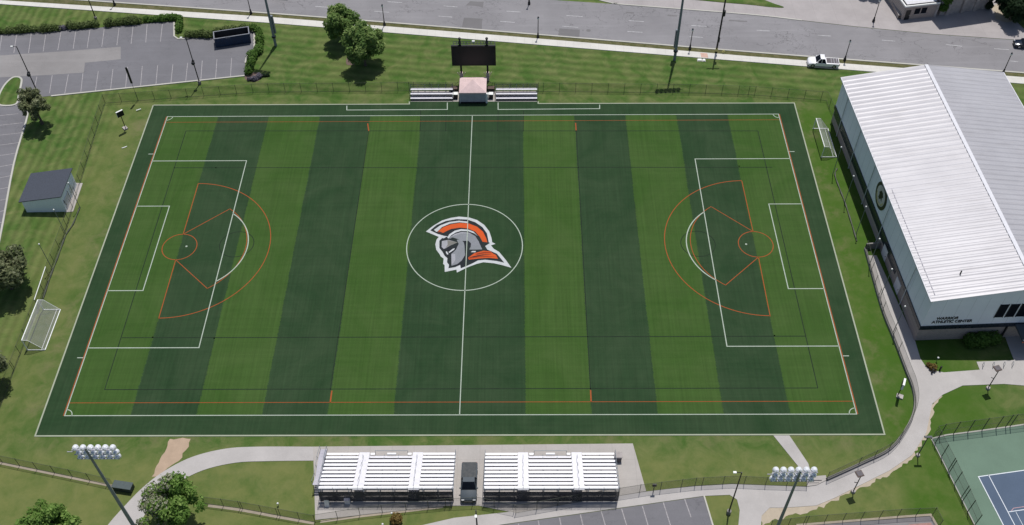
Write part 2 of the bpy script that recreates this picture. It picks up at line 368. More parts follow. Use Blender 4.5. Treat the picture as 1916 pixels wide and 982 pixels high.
def dup(o, loc=None, rz=None, label=None, parent=None):
    c = o.copy(); COL.objects.link(c)
    if parent: c.parent = parent
    if loc is not None: c.location = loc
    if rz is not None: c.rotation_euler = (0, 0, rz)
    if label: c['label'] = label
    for ch in list(o.children): dup(ch, parent=c)
    return c
def PX(*a, z=0.0): return [G(p[0], p[1], z) for p in a]
def smooth_line(pts, n=6, closed=False):
    P = [Vector((p[0], p[1])) for p in pts]; m = len(P); out = []
    for i in range(m if closed else m - 1):
        if closed: a, b, c, d = P[i - 1], P[i], P[(i + 1) % m], P[(i + 2) % m]
        else: a, b, c, d = P[max(i - 1, 0)], P[i], P[i + 1], P[min(i + 2, m - 1)]
        for k in range(n):
            t = k / n; out.append(.5 * ((2 * b) + (c - a) * t + (2 * a - 5 * b + 4 * c - d) * t * t + (3 * b - 3 * c + d - a) * t ** 3))
    if not closed: out.append(P[-1])
    return out
def ragged(pts, step=.8, amp=.25):
    out = []; n = len(pts)
    for i in range(n):
        a, b = Vector(pts[i][:2]), Vector(pts[(i + 1) % n][:2]); L_ = (b - a).length; k = max(1, int(L_ / step)); nn = Vector((-(b - a).y, (b - a).x)).normalized()
        for j in range(k):
            out.append(a.lerp(b, j / k) + nn * (random.uniform(-amp, amp) if j else 0))
    return out
def arc(c, r, a0, a1, n=40): return [(c[0] + r * math.cos(a0 + (a1 - a0) * i / n), c[1] + r * math.sin(a0 + (a1 - a0) * i / n)) for i in range(n + 1)]

# ------------------------------------------------------------------ ground
g = MB(); g.add([(-900, -900, 0), (900, -900, 0), (900, 1500, 0), (-900, 1500, 0)], [(0, 1, 2, 3)]); struct('lawn', g, 'lawn')
def ext(a, b, d): a, b = Vector(a), Vector(b); return b + (b - a).normalized() * d
kerb_px = PX((0, -10), (500, 25), (950, 60.5), (1416, 98.6), (1880, 134))
kerb = [ext(kerb_px[1], kerb_px[0], 160)] + kerb_px + [ext(kerb_px[3], kerb_px[4], 160)]
far_px = PX((1171, 9), (1400, 27), (1600, 50), (1745, 64), (1916, 76))
far0 = far_px[0]; dirn = (Vector(kerb_px[1]) - Vector(kerb_px[0])).normalized()
far = [far0 - dirn * 300, far0 - dirn * 60] + far_px + [ext(far_px[3], far_px[4], 150)]
struct('road', MB().sheet([*kerb, *far[::-1]], .02), 'road')
struct('road_kerb', MB().ribbon(smooth_line(kerb, 4), .34, .14, z0=-.05), 'kerb')
wu = PX((0, 1), (500, 32), (950, 68), (1400, 105.7), (1916, 145)); wl = PX((0, 8), (500, 43), (950, 79.5), (1400, 116), (1900, 156))
wu = [ext(wu[1], wu[0], 160)] + wu + [ext(wu[3], wu[4], 160)]; wl = [ext(wl[1], wl[0], 160)] + wl + [ext(wl[3], wl[4], 160)]
struct('verge', MB().sheet([*kerb, *wu[::-1]], .05), 'verge')
struct('sidewalk', MB().slab([*wu, *wl[::-1]], -.05, .12), 'walk')
struct('tactile_paving', MB().sheet(PX((1310, 99.5), (1323, 100.5), (1325, 109), (1312, 108)), .13), 'salmon')
ap = far + [ext(far_px[3], far_px[4], 150) + Vector((0, 60, 0)), far0 - dirn * 300 + Vector((0, 60, 0))]
struct('forecourt', MB().sheet(PX((1122, 0), (1171, 8.5), (1400, 26.5), (1600, 49.5), (1745, 63.5), (1916, 75.5), (2040, 84), (2100, 40), (2040, -60), (1100, -60)), .05), 'apron')
struct('forecourt_kerb', MB().ribbon(smooth_line(PX((1060, -30), (1100, -10), (1122, 0), (1150, 6.5), (1171, 9), (1400, 27), (1500, 38)), 5), .3, .12, z0=0), 'kerb')
struct('grass_island', MB().slab(smooth_line(PX((1240, -8), (1330, 3), (1400, 9), (1440, 13.5), (1466, 14.5), (1450, 8), (1380, -12)), 5, True), 0, .12), 'lawn')
struct('grass_bank', MB().slab(smooth_line(PX((1903, 30), (1912, 50), (1935, 62), (1990, 60), (1990, 10), (1940, -10)), 5, True), 0, .13), 'lawn')
# lane dashes and patches
def seg(m, a, b, w_, z): m.ribbon([a, b], w_, z)
m = MB()
for a, b in (((948, 21), (974, 22.5)), ((1060, 29), (1090, 31)), ((1176, 38.5), (1205, 40.5)), ((1293, 47.5), (1322, 49.5)), ((936, 40), (963, 42)), ((1052, 49), (1082, 51.5)), ((1174, 59), (1202, 60.5)), ((1290, 68.5), (1315, 70)),
             ((725, 3), (752, 5)), ((1416, 56.5), (1440, 58)), ((1530, 66), (1555, 67.5)), ((1650, 75), (1675, 77)), ((1770, 83.5), (1800, 86.5)), ((1890, 114), (1905, 115.5)), ((830, 11), (856, 13)), ((820, 30), (846, 32)), ((700, 21), (728, 23)), ((590, 12), (618, 14)), ((1860, 91), (1888, 93))):
    seg(m, G(*a), G(*b), .14, .03)
struct('lane_markings', m, 'rline')
m = MB()
for q in (((1047, 53), (1085, 55.5), (1084, 69), (1044, 66.5)), ((868, 33), (903, 35), (902, 54), (864, 51)), ((880, 2), (905, 3.5), (904, 13), (872, 10)), ((1250, 27.5), (1268, 28.5), (1266, 31), (1248, 30)), ((1365, 36.5), (1398, 39), (1398, 41.5), (1363, 39.5)), ((1172, 22), (1186, 23), (1186, 25.5), (1170, 24))):
    m.sheet(ragged(PX(*q), 1.2, .12), .026)
m.sheet(arc(G(1101, 57), .45, 0, 6.283, 14)[:-1], .026); m.sheet(arc(G(1308, 38), .3, 0, 6.283, 14)[:-1], .026)
struct('road_repairs', m, 'patch')

# ------------------------------------------------------------------ sports field
L, W = 55.46, 31.87
tc = PX((287, 197), (766, 195), (766, 190), (1007, 190), (1007, 194), (1486, 193), (1655, 813), (66, 816))
field = struct('sports_field', MB().sheet(tc, .03), 'turf')
def lines(name, mt, z, items, w_=.12):
    m = MB()
    for it in items: m.ribbon(it[0], it[2] if len(it) > 2 else w_, z, closed=(it[1] if len(it) > 1 else False))
    o = struct(name, m, mt, field); return o
tk = PX((287, 197), (766, 195), (766, 190)); tk2 = PX((1007, 190), (1007, 194), (1486, 193), (1655, 813), (66, 816), (287, 197))
struct('turf_kerb', MB().ribbon(tk, .21, .075, z0=0).ribbon(tk2, .21, .075, z0=0), 'kerbt')
I = []
I.append(([(-L, -W), (L, -W), (L, W), (-L, W)], True, .135)); I.append(([(0, -W), (0, W)], False, .135))
I.append((arc((-.35, 0), 9.3, 0, 6.2832, 90)[:-1], True, .15))
for s in (-1, 1):
    for d, h in ((16.46, 20.12), (5.49, 9.14)): I.append(([(s * L, h), (s * (L - d), h), (s * (L - d), -h), (s * L, -h)], False, .15))
    cx = s * (L - 11.0); t = math.acos((16.46 - 11) / 9.15)
    I.append((arc((cx, 0), 9.15, math.pi - t, math.pi + t) if s > 0 else arc((cx, 0), 9.15, -t, t), False, .17))
    for q in (-1, 1):
        a0 = math.atan2(-q, -s); I.append((arc((s * L, q * W), 1.0, a0 - math.pi / 4, a0 + math.pi / 4, 10), False, .12))
        I.append(([(s * (L + .2), q * 21.9), (s * (L + 1.1), q * 21.9)], False, .14))
I.append((PX((649, 198), (649, 206), (837, 205), (837, 192)), False, .16)); I.append((PX((932, 192), (932, 205), (1122, 203.5), (1122, 196)), False, .16))
lines('white_lines', 'tw', .048, I)
m = MB()
for s in (-1, 1):
    c_ = G(349, 461) if s < 0 else G(1396, 457); m.sheet(arc(c_, .17, 0, 6.283, 12)[:-1], .05)
    for q in ((286, 631), (404, 314), (401, 633), (1449, 628), (1383, 311)): m.sheet(arc(G(*q), .12, 0, 6.283, 8)[:-1], .05)
struct('white_spots', m, 'tw', field)
O = []
for s in (-1, 1): O.append(([(s * (L + .17), -W), (s * (L + .17), W)], False, .13))
O.append(([(-L, G(300, 229).y), (L, G(300, 229).y)], False, .075)); O.append(([(-L, G(120, 754).y), (L, G(120, 754).y)], False, .09))
for a, b in (((688, 231), (690, 245)), ((621, 731), (618, 753)), ((1077, 230), (1078, 244)), ((1105, 730), (1106, 752))): O.append((PX(a, b), False, .2))
for s, c_, f12a, f12b, la, lb in ((-1, G(336, 462), (371, 344), (297, 596), (430, 391), (388, 540)), (1, G(1414, 457), (1388, 339), (1441, 592), (1331, 387), (1357, 534))):
    r = (G(368, 462) - G(304, 462)).length / 2; O.append((arc(c_, r, 0, 6.2832, 40)[:-1], True, .13))
    A, B = G(*f12a), G(*f12b); ra = ((A - c_).length + (B - c_).length) / 2
    ta = math.atan2(A.y - c_.y, A.x - c_.x); tb = math.atan2(B.y - c_.y, B.x - c_.x)
    if s > 0 and tb < 0: tb += 2 * math.pi
    O.append((arc(c_, ra, ta, tb, 60), False, .13))
    A8, B8 = G(*la), G(*lb); r8 = ((A8 - c_).length + (B8 - c_).length) / 2
    t8 = math.atan2(A8.y - c_.y, A8.x - c_.x); u8 = math.atan2(B8.y - c_.y, B8.x - c_.x)
    if s > 0 and u8 < 0: u8 += 2 * math.pi
    O.append((arc(c_, r8, t8, u8, 40), False, .12))
    up = (c_.x, c_.y + r); dn = (c_.x, c_.y - r)
    O += [([up, A], False, .13), ([up, A8], False, .12), ([dn, B], False, .13), ([dn, B8], False, .12)]
lines('orange_lines', 'to', .042, O, .13)
Bk = [(PX((348, 245), (1418, 245), (1530, 726), (196, 729)), True), (PX((325, 314), (1445, 313)),), (PX((228, 632), (1507, 629)),), (PX((690, 245), (618, 730)),), (PX((1078, 244), (1105, 730)),)]
for x0 in (787, 835, 932, 980): Bk.append((PX((x0, 207), (x0 - 1, 245)),))
for c_ in (G(443, 457), G(1306, 456)): Bk.append((arc(c_, 2.75, 0, 6.2832, 36)[:-1], True, .12))
lines('black_lines', 'tk', .038, Bk, .13)
# helmet emblem in the centre circle, traced on the turf
def E_(pts): return [G(760 + x * .168, 380 + y * .168) for x, y in pts]
emblem = [('emblem_white', 'ew', .054, [[(220, 318), (300, 255), (400, 195), (500, 165), (590, 152), (700, 162), (790, 190), (870, 245), (925, 315), (950, 390), (958, 438), (995, 455), (945, 472), (975, 510), (1035, 545), (1110, 635), (1172, 722), (1080, 695), (980, 672), (860, 660), (780, 680), (680, 718), (565, 775), (560, 742), (430, 768), (428, 690), (412, 680), (418, 620), (385, 595), (372, 570), (335, 520), (325, 460), (340, 405), (365, 378)]]),
          ('emblem_navy', 'en', .060, [[(268, 305), (340, 245), (440, 202), (560, 180), (680, 185), (770, 215), (850, 270), (900, 340), (920, 440), (935, 445), (880, 480), (905, 520), (1010, 565), (1092, 665), (1000, 645), (880, 632), (800, 640), (740, 672), (660, 708), (608, 728), (602, 690), (545, 715), (470, 728), (478, 690), (455, 660), (460, 615), (430, 590), (405, 545), (370, 500), (370, 420), (400, 392), (470, 372), (420, 365), (350, 345)]]),
          ('emblem_inner_white', 'ew', .066, [[(310, 300), (380, 250), (480, 212), (590, 198), (690, 208), (690, 225), (590, 215), (490, 230), (400, 268), (350, 318), (335, 322)], [(405, 375), (435, 365), (435, 388), (410, 395)], [(458, 385), (480, 350), (540, 310), (610, 292), (690, 297), (750, 320), (800, 370), (760, 340), (690, 315), (610, 312), (550, 330), (500, 362), (470, 398)], [(470, 545), (520, 510), (545, 502), (535, 520), (478, 560)], [(438, 545), (452, 538), (475, 572), (455, 580)], [(720, 548), (735, 535), (778, 535), (770, 550)]]),
          ('emblem_grey', 'eg', .066, [[(470, 395), (540, 345), (620, 322), (700, 330), (770, 370), (815, 440), (825, 470), (848, 518), (770, 520), (705, 520), (715, 470), (690, 440), (640, 430), (650, 480), (655, 580), (620, 640), (570, 680), (505, 700), (502, 570), (555, 520), (585, 455), (560, 405)]]),
          ('emblem_pale_grey', 'el', .072, [[(398, 425), (470, 412), (575, 440), (500, 470), (420, 515), (395, 490)], [(505, 565), (545, 570), (548, 640), (505, 692)], [(480, 385), (545, 345), (620, 325), (700, 333), (740, 352), (690, 340), (610, 340), (540, 362)]]),
          ('emblem_taupe', 'et', .076, [[(460, 415), (575, 440), (500, 468), (440, 500), (462, 465)]]),
          ('emblem_shading', 'en', .080, [[(345, 322), (400, 345), (420, 366), (470, 372), (440, 330), (408, 334), (370, 318)], [(395, 520), (440, 506), (500, 472), (580, 448), (555, 515), (500, 560), (500, 640), (492, 700), (478, 690), (470, 600), (440, 560), (415, 545)], [(490, 392), (520, 385), (590, 408), (540, 412)], [(626, 425), (690, 420), (722, 450), (718, 492), (695, 520), (690, 470), (660, 440), (640, 438)], [(812, 440), (850, 432), (905, 440), (880, 470), (850, 500), (830, 480)], [(690, 610), (760, 590), (850, 575), (960, 572), (850, 585), (760, 600)]]),  # navy details of the emblem's own print
          ('emblem_slits', 'ew', .086, [[(472, 548), (520, 512), (542, 504), (534, 522), (480, 558)], [(440, 545), (453, 540), (472, 570), (456, 578)]]),
          ('emblem_orange', 'eo', .066, [[(352, 318), (410, 272), (500, 238), (600, 222), (700, 230), (790, 265), (855, 320), (890, 390), (905, 440), (850, 432), (822, 380), (770, 320), (690, 285), (600, 275), (500, 290), (440, 318), (408, 338)], [(690, 610), (760, 560), (860, 532), (940, 540), (965, 562), (1000, 580), (1022, 622), (920, 612), (820, 618), (700, 632)]]),
          ('emblem_dark_orange', 'er', .072, [[(352, 318), (408, 338), (395, 345), (345, 325)], [(760, 570), (870, 545), (940, 548), (955, 560), (870, 562), (790, 578)], [(700, 612), (800, 594), (900, 590), (1010, 602), (920, 600), (800, 606), (705, 622)]])]
for nm, mt, z, polys in emblem:
    m = MB()
    for p in polys: m.sheet(E_(p), z)
    struct(nm, m, mt, field)

struct('halfway_line', MB().ribbon([(0, -7.2), (0, 7.2)], .12, .085), 'tw', field)

# ------------------------------------------------------------------ paths, pads, parking lots
struct('spectator_pad', MB().slab(PX((586, 836), (1184, 830), (1209, 919), (965, 960), (895, 946), (834, 947), (590, 973)), -.05, .07), 'pad')
struct('west_path', MB().slab(smooth_line(PX((586.5, 836), (480, 836), (420, 840), (360, 855), (310, 880), (270, 910), (235, 945), (200, 985), (170, 1030)), 5) + smooth_line(PX((225, 1030), (255, 990), (290, 935), (330, 905), (380, 880), (440, 866), (500, 863), (586.5, 862)), 5), -.05, .062), 'path')
struct('dirt_track', MB().sheet(ragged(PX((318, 821), (357, 821), (348, 842), (335, 862), (300, 888), (284, 892), (303, 852)), .5, .2), .012), 'dirt')
inner = PX((750, 992), (850, 969), (962, 957), (1209, 919.5), (1300, 910), (1370, 906), (1436, 908.5), (1509, 911), (1546, 900), (1612, 870), (1666, 843), (1701, 797), (1713, 760), (1709, 726), (1697, 694), (1672, 630), (1650, 570), (1622, 478))
outer = PX((1640, 478), (1668, 540), (1712, 638), (1722, 671), (1730, 683), (1740, 692), (1766, 697), (1833, 692), (1827, 677), (1897, 674), (1880, 629), (1960, 622), (2010, 640), (2010, 730), (1916, 721.5), (1878, 718.5), (1801, 721.5), (1764, 738.5), (1744, 756), (1740, 776), (1733, 810), (1707, 851), (1665, 880), (1613, 906), (1561, 932), (1527, 946), (1470, 950), (1440, 950), (1425, 965), (1420, 1040), (1376, 1040), (1384, 955), (1379, 935), (1365, 926), (1317, 928), (936, 982), (870, 1000))
struct('promenade', MB().slab(list(inner) + list(outer), -.05, .06), 'path')
struct('path_verge', MB().sheet(ragged(PX((1764, 741), (1748, 760), (1744, 780), (1736, 813), (1709, 855), (1667, 885), (1615, 911), (1563, 937), (1528, 953), (1470, 966), (1440, 978), (1426, 985), (1420, 960), (1440, 945), (1527, 940), (1610, 900), (1700, 845), (1728, 806), (1736, 760)), .45, .3), .014), 'sand')
struct('field_path', MB().slab(PX((1447, 815), (1477, 815), (1512, 867), (1520, 892), (1510, 893), (1493, 872)), -.05, .055), 'path')
struct('stair_landing', MB().slab(PX((1510, 893), (1545, 890), (1546, 899), (1528, 908), (1509, 911)), -.05, .16), 'pad')
struct('stair_treads', MB().slab(PX((1511, 897), (1537, 897), (1537, 900), (1511, 900)), .1, .30).slab(PX((1511, 902), (1532, 902), (1532, 904.5), (1511, 904.5)), .1, .24), 'pad')
def lot(name, poly, mt='lot', z=.035): return struct(name, MB().sheet(poly, z), mt)
lot('lower_parking_lot', PX((1316, 929), (1334, 984), (1360, 1060), (760, 1060), (880, 994), (936, 983)))
m = MB()
for a, b in (((1317, 928), (1333, 982)), ((1281, 934), (1293, 968)), ((1241, 940), (1255, 985)), ((1202, 947), (1213, 985)), ((1163, 952), (1173, 985)), ((1125, 957), (1133, 985)), ((1086, 963), (1092, 988)), ((1047, 969), (1051, 990)), ((1007, 974), (1010, 990)), ((970, 980), (972, 995))):
    seg(m, G(*a), G(*b), .13 if a[0] < 1300 else .2, .047)
struct('lower_lot_lines', m, 'line')
struct('lower_lot_kerb', MB().ribbon(PX((1317, 927.5), (1334, 984), (1358, 1060)), .2, .12, z0=0), 'kerb')
bays = PX((-80, 74), (0, 64), (60, 60), (115, 56), (183, 52), (248, 47), (300, 41), (326, 41), (326, 68), (333, 73), (350, 72), (350, 69), (404, 66), (470, 58.5), (476, 59), (476, 95), (463, 104), (459, 117), (458, 141.5), (96, 179.5), (58, 183), (52, 205), (49, 228), (26, 308), (0, 444), (-30, 560), (-200, 560), (-160, 74))
lot('upper_parking_lot', bays)
struct('pale_asphalt', MB().sheet(PX((-100, 118), (0, 104), (120, 96), (226, 87.5), (226, 111), (159, 117.5), (157, 136), (80, 141), (0, 145), (-100, 150)), .045), 'lotpale')
m = MB(); q = .2611
for a, b in (((120, 245), (100, 380)), ((225, 240), (205, 380)), ((330, 235), (310, 370)), ((440, 215), (415, 360)), ((545, 215), (525, 350)), ((645, 215), (625, 345)), ((750, 190), (730, 335)), ((855, 190), (838, 325)), ((955, 180), (940, 315)), ((1055, 175), (1045, 305)), ((1165, 165), (1150, 300)), ((15, 250), (-3, 370)), ((265, 550), (238, 680)), ((375, 540), (355, 670)), ((490, 535), (465, 670)), ((595, 525), (580, 660)), ((705, 510), (685, 650)), ((810, 495), (793, 640)), ((915, 480), (900, 630)), ((1020, 475), (1008, 615)), ((1130, 470), (1118, 605)), ((1240, 460), (1225, 595)), ((1345, 450), (1332, 580)), ((1450, 435), (1440, 570)), ((1555, 425), (1545, 560)), ((1660, 415), (1652, 550))):
    seg(m, G(a[0] * q, a[1] * q), G(b[0] * q, b[1] * q), .13, .052)
for (x0, y0), (x1, y1) in (((-60, 205), (34, 197)), ((-60, 223), (34, 213)), ((-60, 241), (42, 230)), ((-60, 260), (45, 248)), ((-60, 280), (39, 266.5)), ((-60, 301), (34, 286)), ((-60, 322), (29, 307)), ((-60, 345), (22, 328.5)), ((-60, 366), (19.5, 350)), ((-60, 389), (14, 372)), ((-60, 412), (8, 394)), ((-60, 436), (3, 416))):
    seg(m, G(x0, y0), G(x1, y1), .12, .052)
struct('upper_lot_lines', m, 'line')
k = MB()
k.ribbon(PX((458, 142), (96, 180)), .3, .14, z0=0); k.ribbon(smooth_line(PX((62, 190), (54, 205), (49, 228), (26, 308), (0, 447), (-30, 570)), 4), .3, .14, z0=0)
k.ribbon(PX((326, 42), (326, 68), (333, 73), (350, 73), (350, 69), (404, 66.5)), .3, .14, z0=0); k.ribbon(PX((470, 58.5), (476, 59.5), (476, 95)), .32, .14, z0=0); k.ribbon(smooth_line(PX((474, 96), (463, 105), (459, 118)), 4), .3, .14, z0=0)
isl = smooth_line(PX((0, 197), (30, 195.5), (36, 176), (41, 152.5), (38, 146), (31, 144.5), (23, 146.5), (13, 155), (5, 166), (-2, 182)), 5, True)
k.ribbon(isl, .34, .16, closed=True, z0=0)
struct('lot_kerbs', k, 'kerb')
struct('lot_island', MB().slab(isl, 0, .13), 'lawn')
struct('mulch_bed', MB().sheet(smooth_line(PX((458, 143), (470, 136), (486, 136), (490, 142), (484, 151), (470, 153), (460, 149)), 4, True), .016), 'mulch')
struct('tree_ring', MB().sheet(smooth_line(PX((648, 110), (655, 104), (668, 105), (672, 115), (662, 121), (649, 121)), 4, True), .016), 'mulch')

# tennis court at lower right
cpoly = PX((1744, 820), (1916, 796), (2100, 770), (2200, 1060), (1862, 1060))
court = struct('tennis_court', MB().sheet(cpoly, .03), 'cg')
P0, P1, P2 = G(1830.6, 892), G(1916, 880), G(1877, 982)
ux = (P1 - P0).normalized(); uy = (P2 - P0).normalized()
struct('playing_surface', MB().sheet([P0, P0 + ux * 23.8, P0 + ux * 23.8 + uy * 23, P0 + uy * 23], .04), 'cb', court)
m = MB(); m.ribbon([P0, P0 + ux * 23.8, P0 + ux * 23.8 + uy * 23, P0 + uy * 23], .12, .05, True)
seg(m, G(1849.5, 889), G(1849.5, 889) + uy * 23, .1, .05); sv = G(1886, 958); seg(m, sv, sv + ux * 20, .1, .05); c0 = G(1900.6, 958); seg(m, c0, c0 + uy * 10, .06, .05)
struct('court_lines', m, 'cline', court)
m = MB(); p0 = G(1896, 951); m.ribbon([p0, p0 + ux * 8], .08, .052); m.ribbon([p0, G(1892, 956)], .08, .052)
struct('pink_lines', m, 'cpink', court)
c2 = struct('hard_court', MB().sheet(PX((1500, 984), (1741, 966), (1752, 984), (1790, 1060), (1440, 1060)), .03), 'cgrey')
m = MB(); m.sheet(PX((1700, 981), (1741, 978), (1750, 992), (1705, 996)), .042); struct('red_area', m, 'cred', c2)
struct('court_kerb', MB().ribbon(PX((1741, 821), (1771, 814), (1827, 807), (1881, 799.5), (1960, 788)), .2, .08, z0=0).ribbon(PX((1742, 820), (1764, 863), (1801, 937), (1830, 995)), .14, .08, z0=0), 'kerb')
struct('hard_court_kerb', MB().ribbon(PX((1490, 983), (1690, 967), (1741, 963.5), (1753, 984)), .3, .1, z0=0), 'sand')

# ------------------------------------------------------------------ fences
_post = {}
def fence(name, label, pts, h, sp, mat='link', r=.038, rail=True, base=0.0, mid=False, cat='fence', corners=True):
    pts = [Vector((p[0], p[1], base)) for p in pts]; t = thing(name, label, cat, pts[0])
    m = MB()
    for a, b in zip(pts, pts[1:]): m.add([a, b, b + Vector((0, 0, h)), a + Vector((0, 0, h))], [(0, 1, 2, 3)])
    part('mesh', m, mat, t, world=True)
    m = MB()
    for zz in ([h] if rail else []) + ([h * .5] if mid else []) + [.06]:
        for a, b in zip(pts, pts[1:]): m.tube(a + Vector((0, 0, zz)), b + Vector((0, 0, zz)), .022, n=5)
    part('rail', m, 'fpost', t, world=True)
    key = (round(h, 2), r)
    if key not in _post: _post[key] = MB().tube((0, 0, -.1), (0, 0, h + .06), r, n=7).ball((0, 0, h + .08), r * 1.25, 6).mesh('fence_post', K['fpost'], True)
    d = 0; ps = [pts[0]]; rem = sp
    for a, b in zip(pts, pts[1:]):
        L_ = (b - a).length; q_ = rem
        while q_ < L_ - .3: ps.append(a.lerp(b, q_ / L_)); q_ += sp
        rem = q_ - L_; rem = rem if rem > .3 else sp
        if corners and (b - ps[-1]).length > 1.3: ps.append(b)
    for p in ps[:98]: put('post', _post[key], t, p - pts[0])
    return t
fence('chain_link_fence', 'dark chain-link fence behind the scoreboard end, between field and north lawn', PX((197, 193), (480, 172.5), (766, 170), (1007, 171), (1300, 174), (1400, 177), (1546, 188), (1553, 206), (1562, 222)), 2.0, 3.0)
fence('chain_link_fence', 'dark chain-link fence running down the left side past the white shed', PX((197, 193), (175, 262), (150, 345), (126, 425), (98, 500), (70, 580), (28, 690), (-10, 790), (-60, 900)), 2.0, 3.0)
fence('chain_link_fence', 'chain-link fence in the lower left corner behind the left floodlight mast', PX((-60, 852), (0, 864), (78, 880), (146, 894), (214, 909)), 1.9, 2.6, 'linkd')
fence('chain_link_fence', 'chain-link fence across the grass left of the bleacher pad', PX((383, 942), (450, 951), (520, 964), (590, 977)), 1.9, 2.6, 'linkd')
fence('chain_link_fence', 'chain-link fence behind the left bleacher and the slate truck', PX((590, 977), (680, 963), (760, 954), (834, 947), (895, 944), (962, 958)), 2.0, 2.9)
fence('chain_link_fence', 'chain-link fence behind the right bleacher, along the parking lot walkway', PX((965, 960), (1080, 940), (1207, 920), (1300, 909), (1370, 905), (1436, 908), (1509, 910)), 2.1, 2.8, 'linkd')
wall_pts = smooth_line(PX((1546, 898), (1612, 868), (1666, 840), (1699, 796), (1711, 760), (1707, 726), (1696, 697), (1672, 634), (1648, 573), (1618, 466)), 4)
rw = single('retaining_wall', MB().ribbon(wall_pts, .3, .42, z0=-.05), 'wallc', 'low concrete kerb wall curving along the inner edge of the promenade', 'wall')
fence('chain_link_fence', 'curved fence on the low wall between the field and the promenade', wall_pts, 1.7, 2.6, 'linkd', base=.42, corners=False)
fence('court_fence', 'tall black mesh fence along two sides of the green tennis court', PX((1822, 985), (1801, 937), (1776, 884), (1743.5, 819.5), (1771, 814), (1827, 807), (1881, 799.5), (1916, 795), (1990, 784)), 3.1, 2.05, 'court_link', .055, mid=True)
fence('court_fence', 'dark mesh fence around the grey court at the bottom edge', PX((1440, 989), (1503, 981), (1690, 967), (1743.5, 965), (1755, 988)), 2.2, 2.4, 'linkd')

m = MB()
for run in (((-60, 853), (0, 865), (78, 881), (146, 895), (210, 908)), ((390, 945), (450, 953), (520, 966), (588, 978)), ((600, 975), (680, 964), (760, 955), (830, 947))):
    P = smooth_line(PX(*run), 8); m.sheet(ragged([p + Vector((0, .10)) for p in P] + [p - Vector((.05, .26)) for p in P[::-1]], .5, .14), .013)
struct('gravel_strip', m, 'sand')

# ------------------------------------------------------------------ foliage
def leaf_mesh(name, mt, lobes, n, size, seed, shell=.55, flat=.0):
    """leaf clumps: many small faces spread through the lobes' volume"""
    rg = np.random.default_rng(seed); lobes = np.array(lobes, float)
    vol = lobes[:, 3] ** 2; pick = rg.choice(len(lobes), n, p=vol / vol.sum())
    d = rg.normal(size=(n, 3)); d /= np.linalg.norm(d, axis=1)[:, None]
    r = lobes[pick, 3] * (shell + (1 - shell) * rg.random(n) ** .6) * (1 + .12 * rg.normal(size=n))
    c = lobes[pick, :3] + d * r[:, None] * np.array([1, 1, 1 - flat])
    nrm = d + rg.normal(size=(n, 3)) * .55 + np.array([0, 0, .35]); nrm /= np.linalg.norm(nrm, axis=1)[:, None]
    t = np.cross(nrm, rg.normal(size=(n, 3))); t /= np.linalg.norm(t, axis=1)[:, None]; b = np.cross(nrm, t)
    s = size * (.6 + .8 * rg.random(n))[:, None]
    k = np.stack([c - t * s, c - b * s * .55, c + t * s, c + b * s * .55], 1).reshape(-1, 3)
    me = bpy.data.meshes.new(name); me.vertices.add(4 * n); me.vertices.foreach_set('co', k.ravel()); me.loops.add(4 * n); me.loops.foreach_set('vertex_index', np.arange(4 * n, dtype=np.int32))
    me.polygons.add(n); me.polygons.foreach_set('loop_start', np.arange(0, 4 * n, 4, dtype=np.int32)); me.update(calc_edges=True)
    tone = np.clip(rg.normal(.45, .2, n) + .22 * (rg.random(len(lobes))[pick] - .5) * 2, 0, 1)
    at = me.attributes.new('tone', 'FLOAT', 'FACE'); at.data.foreach_set('value', tone.astype(np.float32)); me.materials.append(K[mt]); me.validate(); return me
def crown_lobes(rx, ry, rz, cz, n, seed, lo=.28, hi=.48):
    rg = np.random.default_rng(seed); out = []
    for _ in range(n):
        d = rg.normal(size=3); d /= np.linalg.norm(d); rr = .35 + .5 * rg.random(); d = d * rr
        if d[2] < -.55: d[2] *= .5
        out.append((d[0] * rx, d[1] * ry, cz + d[2] * rz, (lo + (hi - lo) * rg.random()) * min(rx, rz)))
    return out
def tree(name, label, foot, hc, r, mt, n, seed, leaf=.3, rz=None, second=None, group=None, trunk=.22, nl=26, lo=.28, hi=.46):
    t = thing(name, label, 'tree', foot, 0, group); rz = rz or r
    lb = crown_lobes(r, r, rz, hc, nl, seed, lo, hi)
    m = MB(); top = hc - rz * .25; m.tube((0, 0, -.1), (0, 0, .5), trunk * 1.5, trunk, 9).tube((0, 0, .5), (0, 0, top), trunk, trunk * .5, 9)
    for q in lb[:9]: m.tube((0, 0, max(.8, min(top, q[2] - abs(q[0]) - .6))), q[:3], trunk * .38, trunk * .1, 6)
    part('trunk', m, 'bark', t, True)
    put('crown', leaf_mesh('crown', mt, lb, n, leaf, seed), t)
    if second:
        mt2, fx, fn = second; lb2 = [(x * 1.03, y, z + .15, q * 1.08) for x, y, z, q in lb if x < fx]
        o = put('blossom', leaf_mesh('blossom', mt2, lb2, fn, leaf * .9, seed + 1, .75), t)
    return t
def foot_of(crown_px, hc): 
    p = G(crown_px[0], crown_px[1], hc); return (p.x, p.y, 0)
tree('lawn_tree', 'round green tree behind, nearer the sidewalk, of the two on the north lawn', foot_of((638, 40), 4.7), 4.7, 3.9, 'leaf', 16000, 3, .24, 3.6, nl=46, lo=.2, hi=.36)
tree('lawn_tree', 'round green tree in front, casting a dark shadow toward the fence', foot_of((678, 82), 5.0), 5.0, 4.2, 'leaf', 18000, 4, .24, 3.8, nl=46, lo=.2, hi=.36)
tree('parking_tree', 'sparse olive tree between the two parking areas and the left fence', foot_of((61, 192), 4.9), 4.9, 3.3, 'leafd', 5200, 5, .22, 3.0, lo=.12, hi=.26, nl=60)
tree('parking_tree', 'olive tree cut off by the left edge below the shed', foot_of((2, 505), 4.4), 4.4, 3.9, 'leafd', 7000, 6, .27, 3.2)
